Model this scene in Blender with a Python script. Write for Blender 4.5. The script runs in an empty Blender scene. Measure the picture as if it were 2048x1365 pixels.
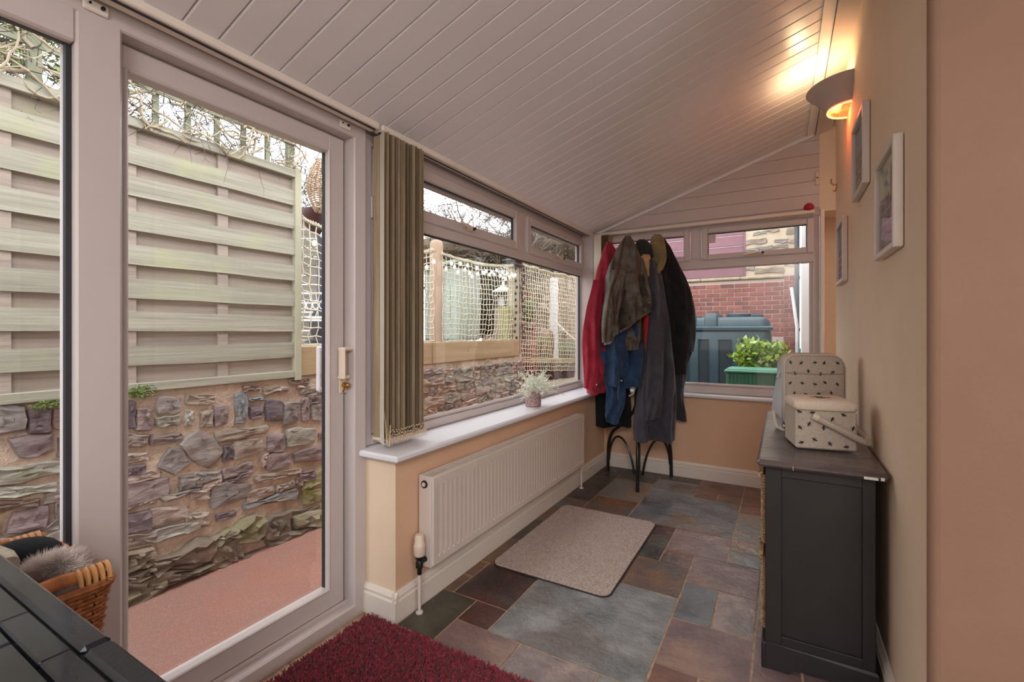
import bpy, bmesh, math, random
from mathutils import Vector, Matrix, noise
PI = math.pi
S = bpy.context.scene
COL = S.collection
rnd = random.Random(7)

# ---------------------------------------------------------------- camera, world, lights, exposure
FPX, YAW, HORIZON, EYE = 932.58, math.radians(30.125), 663.24, 1.2
cam_data = bpy.data.cameras.new('camera')
cam = bpy.data.objects.new('camera', cam_data); COL.objects.link(cam); S.camera = cam
cam.location = (0, 0, EYE); cam.rotation_euler = (PI / 2, 0, YAW)
cam_data.sensor_width = 36; cam_data.lens = FPX / 2048 * 36
cam_data.shift_y = -(682.5 - HORIZON) / 2048
cam_data.clip_start = 0.02; cam_data.clip_end = 300

W = bpy.data.worlds.new('overcast_sky'); S.world = W; W.use_nodes = True
nt = W.node_tree; bg = nt.nodes['Background']
bg.inputs['Color'].default_value = (0.93, 0.965, 1.0, 1); bg.inputs['Strength'].default_value = 3.4

def light(name, kind, loc, energy, color, size=1, size_y=None, rot=(0, 0, 0), spread=None):
    l = bpy.data.lights.new(name, kind); l.energy = energy; l.color = color
    if kind == 'AREA':
        l.size = size
        if size_y: l.shape = 'RECTANGLE'; l.size_y = size_y
        if spread: l.spread = spread
    else:
        l.shadow_soft_size = size
    o = bpy.data.objects.new(name, l); COL.objects.link(o); o.location = loc; o.rotation_euler = rot
    return o
light('warm_kitchen_fill', 'AREA', (1.6, -.4, 2.5), 3, (1.0, .84, .7), 1.2, 1.2)  # unseen warm area fill, standing in for kitchen lights at the right
light('right_side_fill', 'AREA', (2.85, -.7, 1.45), 16, (.95, .97, 1.0), 2.4, 1.7, (0, PI / 2, 0))  # unseen daylight fill added to brighten the interior; the side wall has no window
light('back_room_fill', 'AREA', (.75, -1.9, 2.575), 92, (.97, .98, 1.0), 1.4, 1.4)  # unseen neutral fill added behind the camera to lift the far end
light('wall_uplighter_bulb', 'POINT', (.185, 2.97, 2.445), 3.3, (1.0, .74, .42), .03)
light('uplighter_red_glow', 'POINT', (.24, 2.97, 2.335), 1.1, (1.0, .22, .07), .03)

S.view_settings.view_transform = 'Standard'; S.view_settings.look = 'None'
S.view_settings.gamma = 1; S.view_settings.use_curve_mapping = False
S.view_settings.exposure = 0.5

# ---------------------------------------------------------------- from photograph measurements to room metres
_c, _s = math.cos(YAW), math.sin(YAW)
def ray(u, v):
    a = (u - 1024) / FPX; b = -(v - HORIZON) / FPX
    return Vector((-_s + a * _c, _c + a * _s, b))
def at(u, v, X=None, Y=None, Z=None, D=None):
    r = ray(u, v)
    if X is not None: t = X / r.x
    elif Y is not None: t = Y / r.y
    elif Z is not None: t = (Z - EYE) / r.z
    else: t = D
    return Vector((0, 0, EYE)) + r * t
RIGHT = Vector((_c, _s, 0)); FWD = Vector((-_s, _c, 0)); UP = Vector((0, 0, 1))

# ---------------------------------------------------------------- mesh builder
class MB:
    K = .5
    def __init__(s): s.v = []; s.f = []
    def add(s, vs, fs):
        b = len(s.v); s.v += [tuple(p) for p in vs]; s.f += [tuple(i + b for i in f) for f in fs]; return s
    def box(s, x0, y0, z0, x1, y1, z1, ch=0.0, M=None):
        if x0 > x1: x0, x1 = x1, x0
        if y0 > y1: y0, y1 = y1, y0
        if z0 > z1: z0, z1 = z1, z0
        MB.K = (MB.K + .618034) % 1; e = MB.K * .0004
        if min(x1 - x0, y1 - y0, z1 - z0) > .002: x0 += e; y0 += e; z0 += e; x1 -= e; y1 -= e; z1 -= e
        lo = (x0, y0, z0); hi = (x1, y1, z1)
        ch = min(ch, (x1 - x0) * .45, (y1 - y0) * .45, (z1 - z0) * .45)
        if ch <= 0:
            vs = [(x, y, z) for x in (x0, x1) for y in (y0, y1) for z in (z0, z1)]
            fs = [(0, 1, 3, 2), (4, 6, 7, 5), (0, 4, 5, 1), (2, 3, 7, 6), (0, 2, 6, 4), (1, 5, 7, 3)]
        else:
            vs = []; idx = {}
            for cx in (0, 1):
                for cy in (0, 1):
                    for cz in (0, 1):
                        c = (cx, cy, cz)
                        for a in range(3):
                            p = []
                            for k in range(3):
                                base = hi[k] if c[k] else lo[k]
                                if k != a: base += -ch if c[k] else ch
                                p.append(base)
                            idx[(c, a)] = len(vs); vs.append(tuple(p))
            fs = []
            for a in range(3):
                b, d = [k for k in range(3) if k != a]
                for sg in (0, 1):
                    q = []
                    for (i, j) in ((0, 0), (1, 0), (1, 1), (0, 1)):
                        c = [0, 0, 0]; c[a] = sg; c[b] = i; c[d] = j; q.append(idx[(tuple(c), a)])
                    fs.append(tuple(q))
                for i in (0, 1):
                    for j in (0, 1):
                        c1 = [0, 0, 0]; c1[b] = i; c1[d] = j; c2 = list(c1); c2[a] = 1
                        c1 = tuple(c1); c2 = tuple(c2)
                        fs.append((idx[(c1, b)], idx[(c1, d)], idx[(c2, d)], idx[(c2, b)]))
            for cx in (0, 1):
                for cy in (0, 1):
                    for cz in (0, 1):
                        fs.append(tuple(idx[((cx, cy, cz), a)] for a in range(3)))
        if M is not None: vs = [M @ Vector(p) for p in vs]
        return s.add(vs, fs)
    def tube(s, pts, r, n=8, cap=True):
        pts = [Vector(p) for p in pts]; m = len(pts)
        rs = r if isinstance(r, (list, tuple)) else [r] * m
        vs = []; up = None
        for i, p in enumerate(pts):
            t = (pts[min(i + 1, m - 1)] - pts[max(i - 1, 0)])
            t = t.normalized() if t.length > 1e-9 else Vector((0, 0, 1))
            if up is None:
                up = Vector((0, 0, 1)) if abs(t.z) < .9 else Vector((1, 0, 0))
            a = t.cross(up)
            if a.length < 1e-6: a = t.cross(Vector((0, 1, 0)))
            a.normalize(); b = a.cross(t).normalized(); up = b
            for k in range(n):
                th = 2 * PI * k / n
                vs.append(p + a * (math.cos(th) * rs[i]) + b * (math.sin(th) * rs[i]))
        fs = [(i * n + k, i * n + (k + 1) % n, (i + 1) * n + (k + 1) % n, (i + 1) * n + k) for i in range(m - 1) for k in range(n)]
        if cap: fs += [tuple(range(n - 1, -1, -1)), tuple((m - 1) * n + k for k in range(n))]
        return s.add(vs, fs)
    def loft(s, rings, cap0=True, cap1=True, closed=True):
        n = len(rings[0]); vs = [p for r in rings for p in r]
        fs = [(i * n + k, i * n + (k + 1) % n, (i + 1) * n + (k + 1) % n, (i + 1) * n + k) for i in range(len(rings) - 1) for k in range(n if closed else n - 1)]
        if cap0: fs.append(tuple(range(n - 1, -1, -1)))
        if cap1: fs.append(tuple((len(rings) - 1) * n + k for k in range(n)))
        return s.add(vs, fs)
    def lathe(s, prof, c, n=20, M=None, cap0=True, cap1=True):
        rings = []
        for r, z in prof:
            ring = [Vector((r * math.cos(2 * PI * k / n), r * math.sin(2 * PI * k / n), z)) for k in range(n)]
            if M is not None: ring = [M @ p for p in ring]
            rings.append([p + Vector(c) for p in ring])
        return s.loft(rings, cap0, cap1)
    def prism(s, poly, vec):
        n = len(poly); a = [Vector(p) for p in poly]; b = [p + Vector(vec) for p in a]
        return s.add(a + b, [tuple(range(n - 1, -1, -1)), tuple(range(n, 2 * n))] + [(k, (k + 1) % n, n + (k + 1) % n, n + k) for k in range(n)])
    def ball(s, c, rx, ry=None, rz=None, n=12, m=8, M=None):
        ry = rx if ry is None else ry; rz = rx if rz is None else rz
        vs = []; c = Vector(c)
        for i in range(1, m):
            ph = PI * i / m
            for k in range(n):
                th = 2 * PI * k / n
                p = Vector((rx * math.sin(ph) * math.cos(th), ry * math.sin(ph) * math.sin(th), rz * math.cos(ph)))
                if M is not None: p = M @ p
                vs.append(p + c)
        t = Vector((0, 0, rz)); b = Vector((0, 0, -rz))
        if M is not None: t = M @ t; b = M @ b
        vs += [t + c, b + c]; T = len(vs) - 2; B = T + 1
        fs = [(i * n + k, i * n + (k + 1) % n, (i + 1) * n + (k + 1) % n, (i + 1) * n + k) for i in range(m - 2) for k in range(n)]
        fs += [(T, (k + 1) % n, k) for k in range(n)] + [(B, (m - 2) * n + k, (m - 2) * n + (k + 1) % n) for k in range(n)]
        return s.add(vs, fs)
    def xf(s, M):
        s.v = [tuple(M @ Vector(p)) for p in s.v]; return s
    def build(s, name, mat, parent=None, smooth=False, angle=40, recalc=True):
        me = bpy.data.meshes.new(name)
        off = Vector((0, 0, 0)); p = parent
        while p is not None: off += p.location; p = p.parent
        vs = [(x - off.x, y - off.y, z - off.z) for x, y, z in s.v]
        me.from_pydata(vs, [], s.f)
        if recalc and len(s.f) < 60000:
            bm = bmesh.new(); bm.from_mesh(me); bmesh.ops.recalc_face_normals(bm, faces=bm.faces); bm.to_mesh(me); bm.free()
        if smooth:
            me.shade_smooth(); me.set_sharp_from_angle(angle=math.radians(angle))
        mats = mat if isinstance(mat, (list, tuple)) else [mat]
        for m in mats: me.materials.append(m)
        o = bpy.data.objects.new(name, me); COL.objects.link(o)
        if parent is not None: o.parent = parent
        return o
def tag(o, label=None, cat=None, group=None, kind=None):
    if label: o['label'] = label
    if cat: o['category'] = cat
    if group: o['group'] = group
    if kind: o['kind'] = kind
    return o
def thing(name, label, cat, loc=(0, 0, 0), group=None):
    o = bpy.data.objects.new(name, None); COL.objects.link(o); o.location = loc; o.empty_display_size = .05
    return tag(o, label, cat, group)
def holder(name, loc=(0, 0, 0)):
    o = bpy.data.objects.new(name, None); COL.objects.link(o); o.location = loc; o['kind'] = 'structure'; return o
def copy_tree(o, parent=None):
    c = o.copy(); COL.objects.link(c)
    if parent is not None: c.parent = parent
    for ch in list(o.children): copy_tree(ch, c)
    return c

# ---------------------------------------------------------------- materials
def srgb(r, g, b):
    f = lambda c: (c / 255 / 12.92) if c <= 10 else ((c / 255 + .055) / 1.055) ** 2.4
    return (f(r), f(g), f(b), 1)
def mat(name, col, rough=.5, col2=None, scale=8, stretch=(1, 1, 1), detail=6, lo=.35, hi=.65, bump=0, bscale=None, bstretch=None, rv=0, metal=0, spec=.5,
        col3=None, scale3=3, lo3=.5, hi3=.7, emis=None, estr=0, coat=0, sheen=0, trans=0, rough2=None):
    m = bpy.data.materials.new(name); m.use_nodes = True; t = m.node_tree; N = t.nodes; L = t.links
    b = N['Principled BSDF']
    b.inputs['Roughness'].default_value = rough; b.inputs['Metallic'].default_value = metal
    b.inputs['Specular IOR Level'].default_value = spec
    if coat: b.inputs['Coat Weight'].default_value = coat; b.inputs['Coat Roughness'].default_value = .15
    if sheen: b.inputs['Sheen Weight'].default_value = sheen; b.inputs['Sheen Roughness'].default_value = .5
    if trans: b.inputs['Subsurface Weight'].default_value = 0
    tc = N.new('ShaderNodeTexCoord'); vec = tc.outputs['Object']
    if rv:
        oi = N.new('ShaderNodeObjectInfo'); ml = N.new('ShaderNodeMath'); ml.operation = 'MULTIPLY'; ml.inputs[1].default_value = 37.0
        L.new(oi.outputs['Random'], ml.inputs[0]); va = N.new('ShaderNodeVectorMath'); va.operation = 'ADD'
        L.new(vec, va.inputs[0]); L.new(ml.outputs[0], va.inputs[1]); vec = va.outputs[0]
    def nz(sc, st, det=6):
        mp = N.new('ShaderNodeMapping'); mp.inputs['Scale'].default_value = st; L.new(vec, mp.inputs['Vector'])
        n = N.new('ShaderNodeTexNoise'); n.inputs['Scale'].default_value = sc; n.inputs['Detail'].default_value = det; n.inputs['Roughness'].default_value = .6
        L.new(mp.outputs[0], n.inputs['Vector']); return n.outputs['Fac']
    def mixc(fac, a, c):
        mx = N.new('ShaderNodeMix'); mx.data_type = 'RGBA'
        L.new(fac, mx.inputs[0])
        for s_, val in ((6, a), (7, c)):
            if isinstance(val, tuple): mx.inputs[s_].default_value = val
            else: L.new(val, mx.inputs[s_])
        return mx.outputs[2]
    def ramp(fac, lo, hi):
        mr = N.new('ShaderNodeMapRange'); mr.inputs[1].default_value = lo; mr.inputs[2].default_value = hi; L.new(fac, mr.inputs[0]); return mr.outputs[0]
    cur = col
    if col2 is not None: cur = mixc(ramp(nz(scale, stretch, detail), lo, hi), cur, col2)
    if col3 is not None: cur = mixc(ramp(nz(scale3, (1, 1, 1), 5), lo3, hi3), cur, col3)
    if rv:
        hs = N.new('ShaderNodeHueSaturation'); mr = N.new('ShaderNodeMapRange'); mr.inputs[3].default_value = 1 - rv; mr.inputs[4].default_value = 1 + rv
        L.new(oi.outputs['Random'], mr.inputs[0]); L.new(mr.outputs[0], hs.inputs['Value'])
        if isinstance(cur, tuple): hs.inputs['Color'].default_value = cur
        else: L.new(cur, hs.inputs['Color'])
        cur = hs.outputs[0]
    if isinstance(cur, tuple): b.inputs['Base Color'].default_value = cur
    else: L.new(cur, b.inputs['Base Color'])
    if bump:
        bp = N.new('ShaderNodeBump'); bp.inputs['Strength'].default_value = 1; bp.inputs['Distance'].default_value = bump
        L.new(nz(bscale or scale, bstretch or stretch, 8), bp.inputs['Height']); L.new(bp.outputs[0], b.inputs['Normal'])
    if rough2 is not None:
        mr = N.new('ShaderNodeMapRange'); mr.inputs[1].default_value = .3; mr.inputs[2].default_value = .7; mr.inputs[3].default_value = rough; mr.inputs[4].default_value = rough2
        L.new(nz(scale, stretch, 5), mr.inputs[0]); L.new(mr.outputs[0], b.inputs['Roughness'])
    if emis:
        b.inputs['Emission Color'].default_value = emis; b.inputs['Emission Strength'].default_value = estr
    return m
def glass_mat(name, tint=(1, 1, 1, 1), refl=.06):
    m = bpy.data.materials.new(name); m.use_nodes = True; t = m.node_tree; N = t.nodes; L = t.links
    N.remove(N['Principled BSDF']); out = N['Material Output']
    tr = N.new('ShaderNodeBsdfTransparent'); tr.inputs[0].default_value = tint
    gl = N.new('ShaderNodeBsdfGlossy'); gl.inputs['Roughness'].default_value = .02
    lw = N.new('ShaderNodeLayerWeight'); lw.inputs[0].default_value = .25
    mr = N.new('ShaderNodeMapRange'); mr.inputs[3].default_value = refl * .45; mr.inputs[4].default_value = .2
    L.new(lw.outputs['Fresnel'], mr.inputs[0])
    mx = N.new('ShaderNodeMixShader'); L.new(mr.outputs[0], mx.inputs[0]); L.new(tr.outputs[0], mx.inputs[1]); L.new(gl.outputs[0], mx.inputs[2])
    L.new(mx.outputs[0], out.inputs['Surface']); return m

M_upvc = mat('white_upvc', srgb(198, 186, 182), .3, rough2=.4, scale=20)
M_upvc_w = mat('white_upvc_ceiling', srgb(228, 224, 226), .36, scale=20)
M_gasket = mat('black_gasket', srgb(38, 40, 46), .5)
M_glass = glass_mat('window_glass')
M_cream = mat('cream_plaster', srgb(232, 208, 180), .75, srgb(228, 202, 174), 3, bump=.0006, bscale=60)
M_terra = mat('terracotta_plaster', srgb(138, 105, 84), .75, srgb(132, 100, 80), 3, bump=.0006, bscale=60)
M_peach = mat('peach_plaster', srgb(222, 182, 150), .75, srgb(216, 175, 143), 3, bump=.0006, bscale=60)
M_white_wall = mat('white_emulsion', srgb(220, 218, 214), .8)
M_trim = mat('white_gloss_paint', srgb(226, 214, 202), .35)
M_sill = mat('white_sill_board', srgb(226, 224, 228), .3)
M_grout = mat('sand_grout', srgb(186, 156, 128), .9, srgb(150, 124, 102), 30)
M_rad = mat('radiator_enamel', srgb(214, 200, 190), .35)
M_cream_plastic = mat('cream_plastic', srgb(220, 200, 180), .4)
M_brass = mat('brass', srgb(190, 150, 80), .3, metal=1)
M_black = mat('black_painted_wood', srgb(20, 18, 18), .3)
M_darkmetal = mat('dark_metal', srgb(60, 56, 54), .4, metal=.8)
# ================================================================ ROOM
XW, XF, XD, XS = -1.384, -1.366, -1.553, -1.605     # dwarf wall face, its baseboard face, frame face, door leaf face
YF, XR, YRET, YEND = 4.045, .30, 1.452, 3.68        # far wall, right wall face, its near corner, its far corner
def ceil_z(x): return 2.085 + .335 * (x + 1.47)

# floor ----------------------------------------------------------
TG = lambda i: -1.335 + .155 * i
TY = lambda j: 1.57 + .155 * j
floor = MB().box(-1.56, -2.6, -.06, 3.2, 4.3, -.004).build('floor', M_grout); tag(floor, kind='structure')
def slate(n, a, b, c=None, s=5, rough=.24, s3=2.2):
    return mat('slate_' + n, srgb(*a), rough, srgb(*b), s, detail=9, lo=.4, hi=.6, bump=.014, bscale=11, col3=srgb(*c) if c else None, scale3=s3, lo3=.5, hi3=.62, rough2=rough + .22)
SL = dict(grey=slate('grey', (108, 109, 108), (146, 145, 143), (106, 96, 90)),
          dark=slate('dark_green', (62, 58, 50), (84, 78, 64), (50, 44, 40)),
          red=slate('dark_red', (84, 52, 44), (60, 48, 46), (70, 74, 78)),
          purple=slate('purple', (132, 104, 98), (112, 92, 90), (148, 122, 104)),
          pink=slate('pink', (158, 138, 130), (134, 116, 110), (120, 110, 106), 14),
          brown=slate('brown', (122, 88, 62), (96, 78, 68), (76, 76, 78), 4),
          orange=slate('orange', (134, 86, 46), (98, 74, 54), (88, 88, 90), 3),
          blue=slate('blue', (84, 86, 90), (116, 116, 118), (118, 88, 60), 5, s3=1.3),
          mixed=slate('mixed', (110, 112, 110), (130, 112, 96), (140, 96, 58), 4, s3=1.6),
          rust=slate('rust', (126, 88, 72), (108, 80, 70), (90, 76, 70)))
tiles = [(2, 6, 0, 4, 'grey'), (1, 2, 0, 1, 'red'), (0, 1, -1, 1, 'dark'), (0, 2, 1, 3, 'red'), (1, 3, -2, 0, 'purple'), (3, 5, -2, 0, 'pink'), (5, 6, -1, 0, 'grey'), (5, 6, -2, -1, 'rust'),
         (6, 7, -1, 1, 'rust'), (7, 8, -1, 1, 'purple'), (6, 8, 1, 3, 'purple'), (6, 7, 3, 5, 'blue'), (7, 8, 3, 5, 'pink'), (4, 6, 4, 6, 'brown'), (4, 5, 6, 8, 'dark'), (4, 5, 8, 9, 'red'),
         (5, 7, 7, 9, 'purple'), (5, 6, 6, 7, 'rust'), (6, 8, 5, 7, 'purple'), (7, 8, 7, 8, 'mixed'), (7, 8, 8, 12, 'mixed'), (7, 9, 12, 13, 'rust'), (3, 7, 9, 13, 'blue'), (1, 3, 9, 11, 'orange'),
         (1, 3, 11, 14, 'mixed'), (0, 1, 10, 12, 'red'), (0, 1, 12, 14, 'dark'), (0, 1, 14, 16, 'red'), (1, 3, 14, 16, 'dark'), (3, 5, 13, 15, 'grey'), (5, 6, 13, 14, 'rust'), (6, 7, 13, 14, 'brown'),
         (5, 7, 14, 16, 'rust'), (7, 8, 13, 16, 'rust'), (3, 5, 15, 16, 'dark'), (8, 9, 1, 4, 'purple'), (8, 9, 4, 7, 'pink'), (2, 4, 4, 7, 'purple'), (0, 2, 3, 5, 'brown'), (0, 2, 5, 7, 'dark')]
used = set()
def put_tile(i0, i1, j0, j1, k):
    for i in range(i0, i1):
        for j in range(j0, j1): used.add((i, j))
    g = .0042; x0, x1 = TG(i0), TG(i1)
    if i0 == 0: x0 = -1.366 if (i0, j0) != (0, 1) else -1.312
    if i0 == -1: x0 = -1.55
    n = 10; N_ = max(2, (i1 - i0) * 2 + 1); y0, y1 = TY(j0), TY(j1)
    Mx = max(2, (j1 - j0) * 2 + 1)
    m = MB(); vs = []; x0 += g; x1 -= g; y0 += g; y1 -= g
    for a in range(N_ + 1):
        for b_ in range(Mx + 1):
            x = x0 + (x1 - x0) * a / N_; y = y0 + (y1 - y0) * b_ / Mx
            e = a in (0, N_) or b_ in (0, Mx)
            if e: x += rnd.uniform(-.0012, .0012); y += rnd.uniform(-.0012, .0012)
            vs.append((x, y, (-.0015 if e else 0) + .0022 * noise.noise(Vector((x * 6, y * 6, k.__len__())))))
    fs = [(a * (Mx + 1) + b_, (a + 1) * (Mx + 1) + b_, (a + 1) * (Mx + 1) + b_ + 1, a * (Mx + 1) + b_ + 1) for a in range(N_) for b_ in range(Mx)]
    per = [a * (Mx + 1) for a in range(N_ + 1)] + [N_ * (Mx + 1) + b_ for b_ in range(1, Mx + 1)] + [a * (Mx + 1) + Mx for a in range(N_ - 1, -1, -1)] + [b_ for b_ in range(Mx - 1, 0, -1)]
    L0 = len(vs); vs += [(vs[p][0], vs[p][1], -.012) for p in per]; q = len(per)
    fs += [(per[a], per[(a + 1) % q], L0 + (a + 1) % q, L0 + a) for a in range(q)]
    m.add(vs, fs).build('tile', SL[k], floor, smooth=True, angle=35)
for t_ in tiles: put_tile(*t_)
for j in range(1, 4):   # narrow brick-like strip beside the baseboard
    MB().box(-1.366, TY(j) + .004, -.012, -1.318, TY(j + 1) - .004, -.0015, .002).build('tile', SL['brown'], floor)
keys = list(SL)
for j in range(-12, 16):
    for i in range(0, 14):
        if (i, j) in used or (i >= 11 and j > -1): continue
        w, h = rnd.choice([(2, 2), (1, 2), (2, 1), (1, 1), (2, 3)])
        while w > 1 and any((i + a, j) in used for a in range(w)): w -= 1
        ok = lambda w, h: all((i + a, j + b_) not in used for a in range(w) for b_ in range(h))
        while h > 1 and not ok(w, h): h -= 1
        put_tile(i, i + w, j, j + h, rnd.choice(keys))

# walls ----------------------------------------------------------
wl = MB()
wl.box(-1.70, 1.425, 0, XW, YF, .665)
wall_left = wl.build('wall_left', [M_peach]); tag(wall_left, kind='structure')
MB().box(-1.62, 1.4225, 0, XW + .002, 1.4265, .665).build('end_face', M_cream, wall_left)
wall_far = MB().box(XW, YF, 0, XR + .3, YF + .18, .69).build('wall_far', M_peach); tag(wall_far, kind='structure')
# gable of horizontal cladding planks
z = 2.10; k = 0
while z < 2.75:
    z1 = z + .098
    xa = max(-1.46, (z - 2.085) / .335 - 1.47 + .0)
    xb = max(-1.46, (z1 - 2.085) / .335 - 1.47)
    if xa < .232:
        poly = [(xa, YF - .002, z + .0025), (.232, YF - .002, z + .0025), (.232, YF - .002, min(z1, ceil_z(.232) + .02)), (min(xb, .232), YF - .002, min(z1, ceil_z(.232) + .02))]
        MB().prism(poly, (0, .012, 0)).build('plank', M_upvc, wall_far)
    z = z1
MB().prism([(-1.6, YF + .01, 2.05), (.26, YF + .01, 2.05), (.26, YF + .01, 2.78), (-1.6, YF + .01, 2.05)][:3] + [(-1.6, YF + .01, 2.06)], (0, .03, 0)).build('gable_backing', M_upvc, wall_far)
# plaster pier at the right end of the far wall, opening below
MB().box(.232, YF, 2.085, .9, YF + .06, 2.9).build('wall_panel', M_cream, wall_far)
MB().box(.262, YF + .28, 0, .9, YF + .32, 2.085).build('recess_back', M_cream, wall_far)
MB().box(.2355, YF - .012, .7, .262, YF + .30, 2.085, .004).build('recess_edge', M_trim, wall_far)
MB().box(.236, YF + .0, 2.07, .9, YF + .32, 2.10).build('recess_soffit', M_cream, wall_far)
# right wall with near return
wr = MB()
wr.box(XR, YRET + .02, 0, XR + .35, YEND, 2.9)
n = 6; arc = []
for a in range(n + 1):
    th = PI / 2 * a / n
    arc.append((XR + .02 - .02 * math.cos(th), YRET + .02 - .02 * math.sin(th), 0))
wall_right = wr.build('wall_right', M_cream, smooth=True, angle=30); tag(wall_right, kind='structure')
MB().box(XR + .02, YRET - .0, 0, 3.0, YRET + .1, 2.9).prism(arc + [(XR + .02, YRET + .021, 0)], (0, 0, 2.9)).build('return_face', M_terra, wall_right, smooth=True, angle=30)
MB().box(.9, YEND - .1, 0, .95, YF + .32, 2.9).build('recess_side', M_cream, wall_right)
# rest of the house room around the camera
sh = MB().box(2.95, -2.6, 0, 3.05, YRET, 2.6).build('wall_side', M_white_wall); tag(sh, kind='structure')
sh = MB().box(-1.6, -2.6, 0, 3.05, -2.5, 2.6).build('wall_back', M_white_wall); tag(sh, kind='structure')
sh = MB().box(-1.75, -2.6, 0, -1.6, -.75, 2.6).build('wall_near', M_white_wall); tag(sh, kind='structure')
sh = MB().box(.34, -2.6, 2.6, 3.05, YRET, 2.7).build('ceiling_flat', M_upvc_w); tag(sh, kind='structure')
# sloping ceiling of planks
cz = ceil_z
ceiling = MB().prism([(-1.75, -2.6, cz(-1.75) + .018), (.42, -2.6, cz(.42) + .018), (.42, -2.6, cz(.42) + .05), (-1.75, -2.6, cz(-1.75) + .05)], (0, 7.0, 0)).build('ceiling', mat('ceiling_joint', srgb(150, 142, 140), .7)); tag(ceiling, kind='structure')
y = .677 - .0988 * 33
while y < YF:
    y0, y1 = y + .0013, min(y + .0988 - .0013, YF)
    m = MB(); c_ = .004
    prof = [(y0, .016), (y0, c_), (y0 + c_, 0), (y1 - c_, 0), (y1, c_), (y1, .016)]
    m.add([(x, yy, cz(x) + dz) for x in (-1.5, .175) for yy, dz in prof],
          [(i, i + 1, i + 7, i + 6) for i in range(5)] + [(0, 5, 11, 6)])
    m.build('plank', M_upvc_w, ceiling)
    y += .0988
# cornice trims along the right wall and the gable
def slope_strip(x0, x1, dz0, dz1, name, m_, y0=-2.5, y1=YF):
    o = MB().prism([(x0, y0, cz(x0) - dz0), (x1, y0, cz(x1) - dz1), (x1, y0, cz(x1) + .02), (x0, y0, cz(x0) + .02)], (0, y1 - y0, 0)).build(name, m_)
    return tag(o, kind='structure')
slope_strip(.155, .205, .012, .012, 'trim_1', M_upvc_w)
slope_strip(.208, .305, .026, .030, 'trim_2', M_upvc)
g = MB().prism([(-1.47, YF - .016, cz(-1.47) - .0), (.2, YF - .016, cz(.2) - .0), (.2, YF - .016, cz(.2) - .022), (-1.40, YF - .016, cz(-1.40) - .022)], (0, .02, 0)).build('trim_3', M_upvc_w); tag(g, kind='structure')

# baseboards: stepped profile
def baseboard(name, p0, p1, nrm):
    p0 = Vector(p0); p1 = Vector(p1); nrm = Vector(nrm)
    prof = [(0, 0), (.018, 0), (.018, .085), (.013, .092), (.013, .100), (.016, .104), (.010, .114), (.004, .124), (0, .124)]
    a = [p0 + nrm * d + UP * h for d, h in prof]; b = [p1 + nrm * d + UP * h for d, h in prof]
    o = MB().loft([a, b]).build(name, M_trim); return tag(o, kind='structure')
baseboard('baseboard_left', (XW, 1.405, 0), (XW, YF, 0), (1, 0, 0))
baseboard('baseboard_end', (-1.555, 1.4235, 0), (XF, 1.4235, 0), (0, -1, 0))
baseboard('baseboard_far', (XW, YF, 0), (XR + .3, YF, 0), (0, -1, 0))
baseboard('baseboard_right', (XR, YRET + .01, 0), (XR, YEND, 0), (-1, 0, 0))
baseboard('baseboard_return', (XR - .0, YRET, 0), (2.95, YRET, 0), (0, -1, 0))

# window boards
def sill_board(x0, y0, x1, y1, name):
    o = MB().box(x0, y0, .665, x1, y1, .695, .008).build(name, M_sill, smooth=False); return tag(o, kind='structure')
MB().box(-1.64, 3.975, .69, -1.465, 4.12, 2.075, .006).build('trim_7', M_upvc)['kind'] = 'structure'
sill_board(-1.60, 1.385, -1.34, YF, 'trim_4')
sill_board(-1.34, YF - .055, .25, YF + .05, 'trim_5')

# ---------------------------------------------------------------- window and door joinery
class Fr:      # plane frame: maps (along, z, depth) to the room; depth grows towards the room
    def __init__(s, axis, pos): s.a = axis; s.p = pos
    def box(s, m, a0, z0, a1, z1, d0, d1, ch=.004):
        if s.a == 'Y': m.box(s.p + d0, a0, z0, s.p + d1, a1, z1, ch)
        else: m.box(a0, s.p - d1, z0, a1, s.p - d0, z1, ch)
def ring(fr, m, a0, z0, a1, z1, w, d0, d1, ch=.004, wb=None, wt=None):
    wb = wb or w; wt = wt or w
    fr.box(m, a0, z0, a0 + w, z1, d0, d1, ch); fr.box(m, a1 - w, z0, a1, z1, d0, d1, ch)
    fr.box(m, a0 + w - .001, z0, a1 - w + .001, z0 + wb, d0, d1, ch); fr.box(m, a0 + w - .001, z1 - wt, a1 - w + .001, z1, d0, d1, ch)
def pane(fr, root, a0, z0, a1, z1, d, gask=True):
    if gask:
        g = MB(); ring(fr, g, a0 - .004, z0 - .004, a1 + .004, z1 + .004, .010, d - .012, d + .006, 0); g.build('gasket', M_gasket, root)
    m = MB(); fr.box(m, a0, z0, a1, z1, d - .002, d + .002, 0); m.build('pane', M_glass, root)
L_ = Fr('Y', XD)
window_1 = holder('window_1', (XD, 1.42, .695))
m = MB(); ring(L_, m, 1.425, .697, 4.02, 2.07, .05, -.06, -.02, wb=.045)
L_.box(m, 1.47, 1.70, 3.98, 1.80, -.055, -.015); L_.box(m, 2.80, 1.75, 2.89, 2.03, -.056, -.016)
m.build('frame', M_upvc, window_1)
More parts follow.
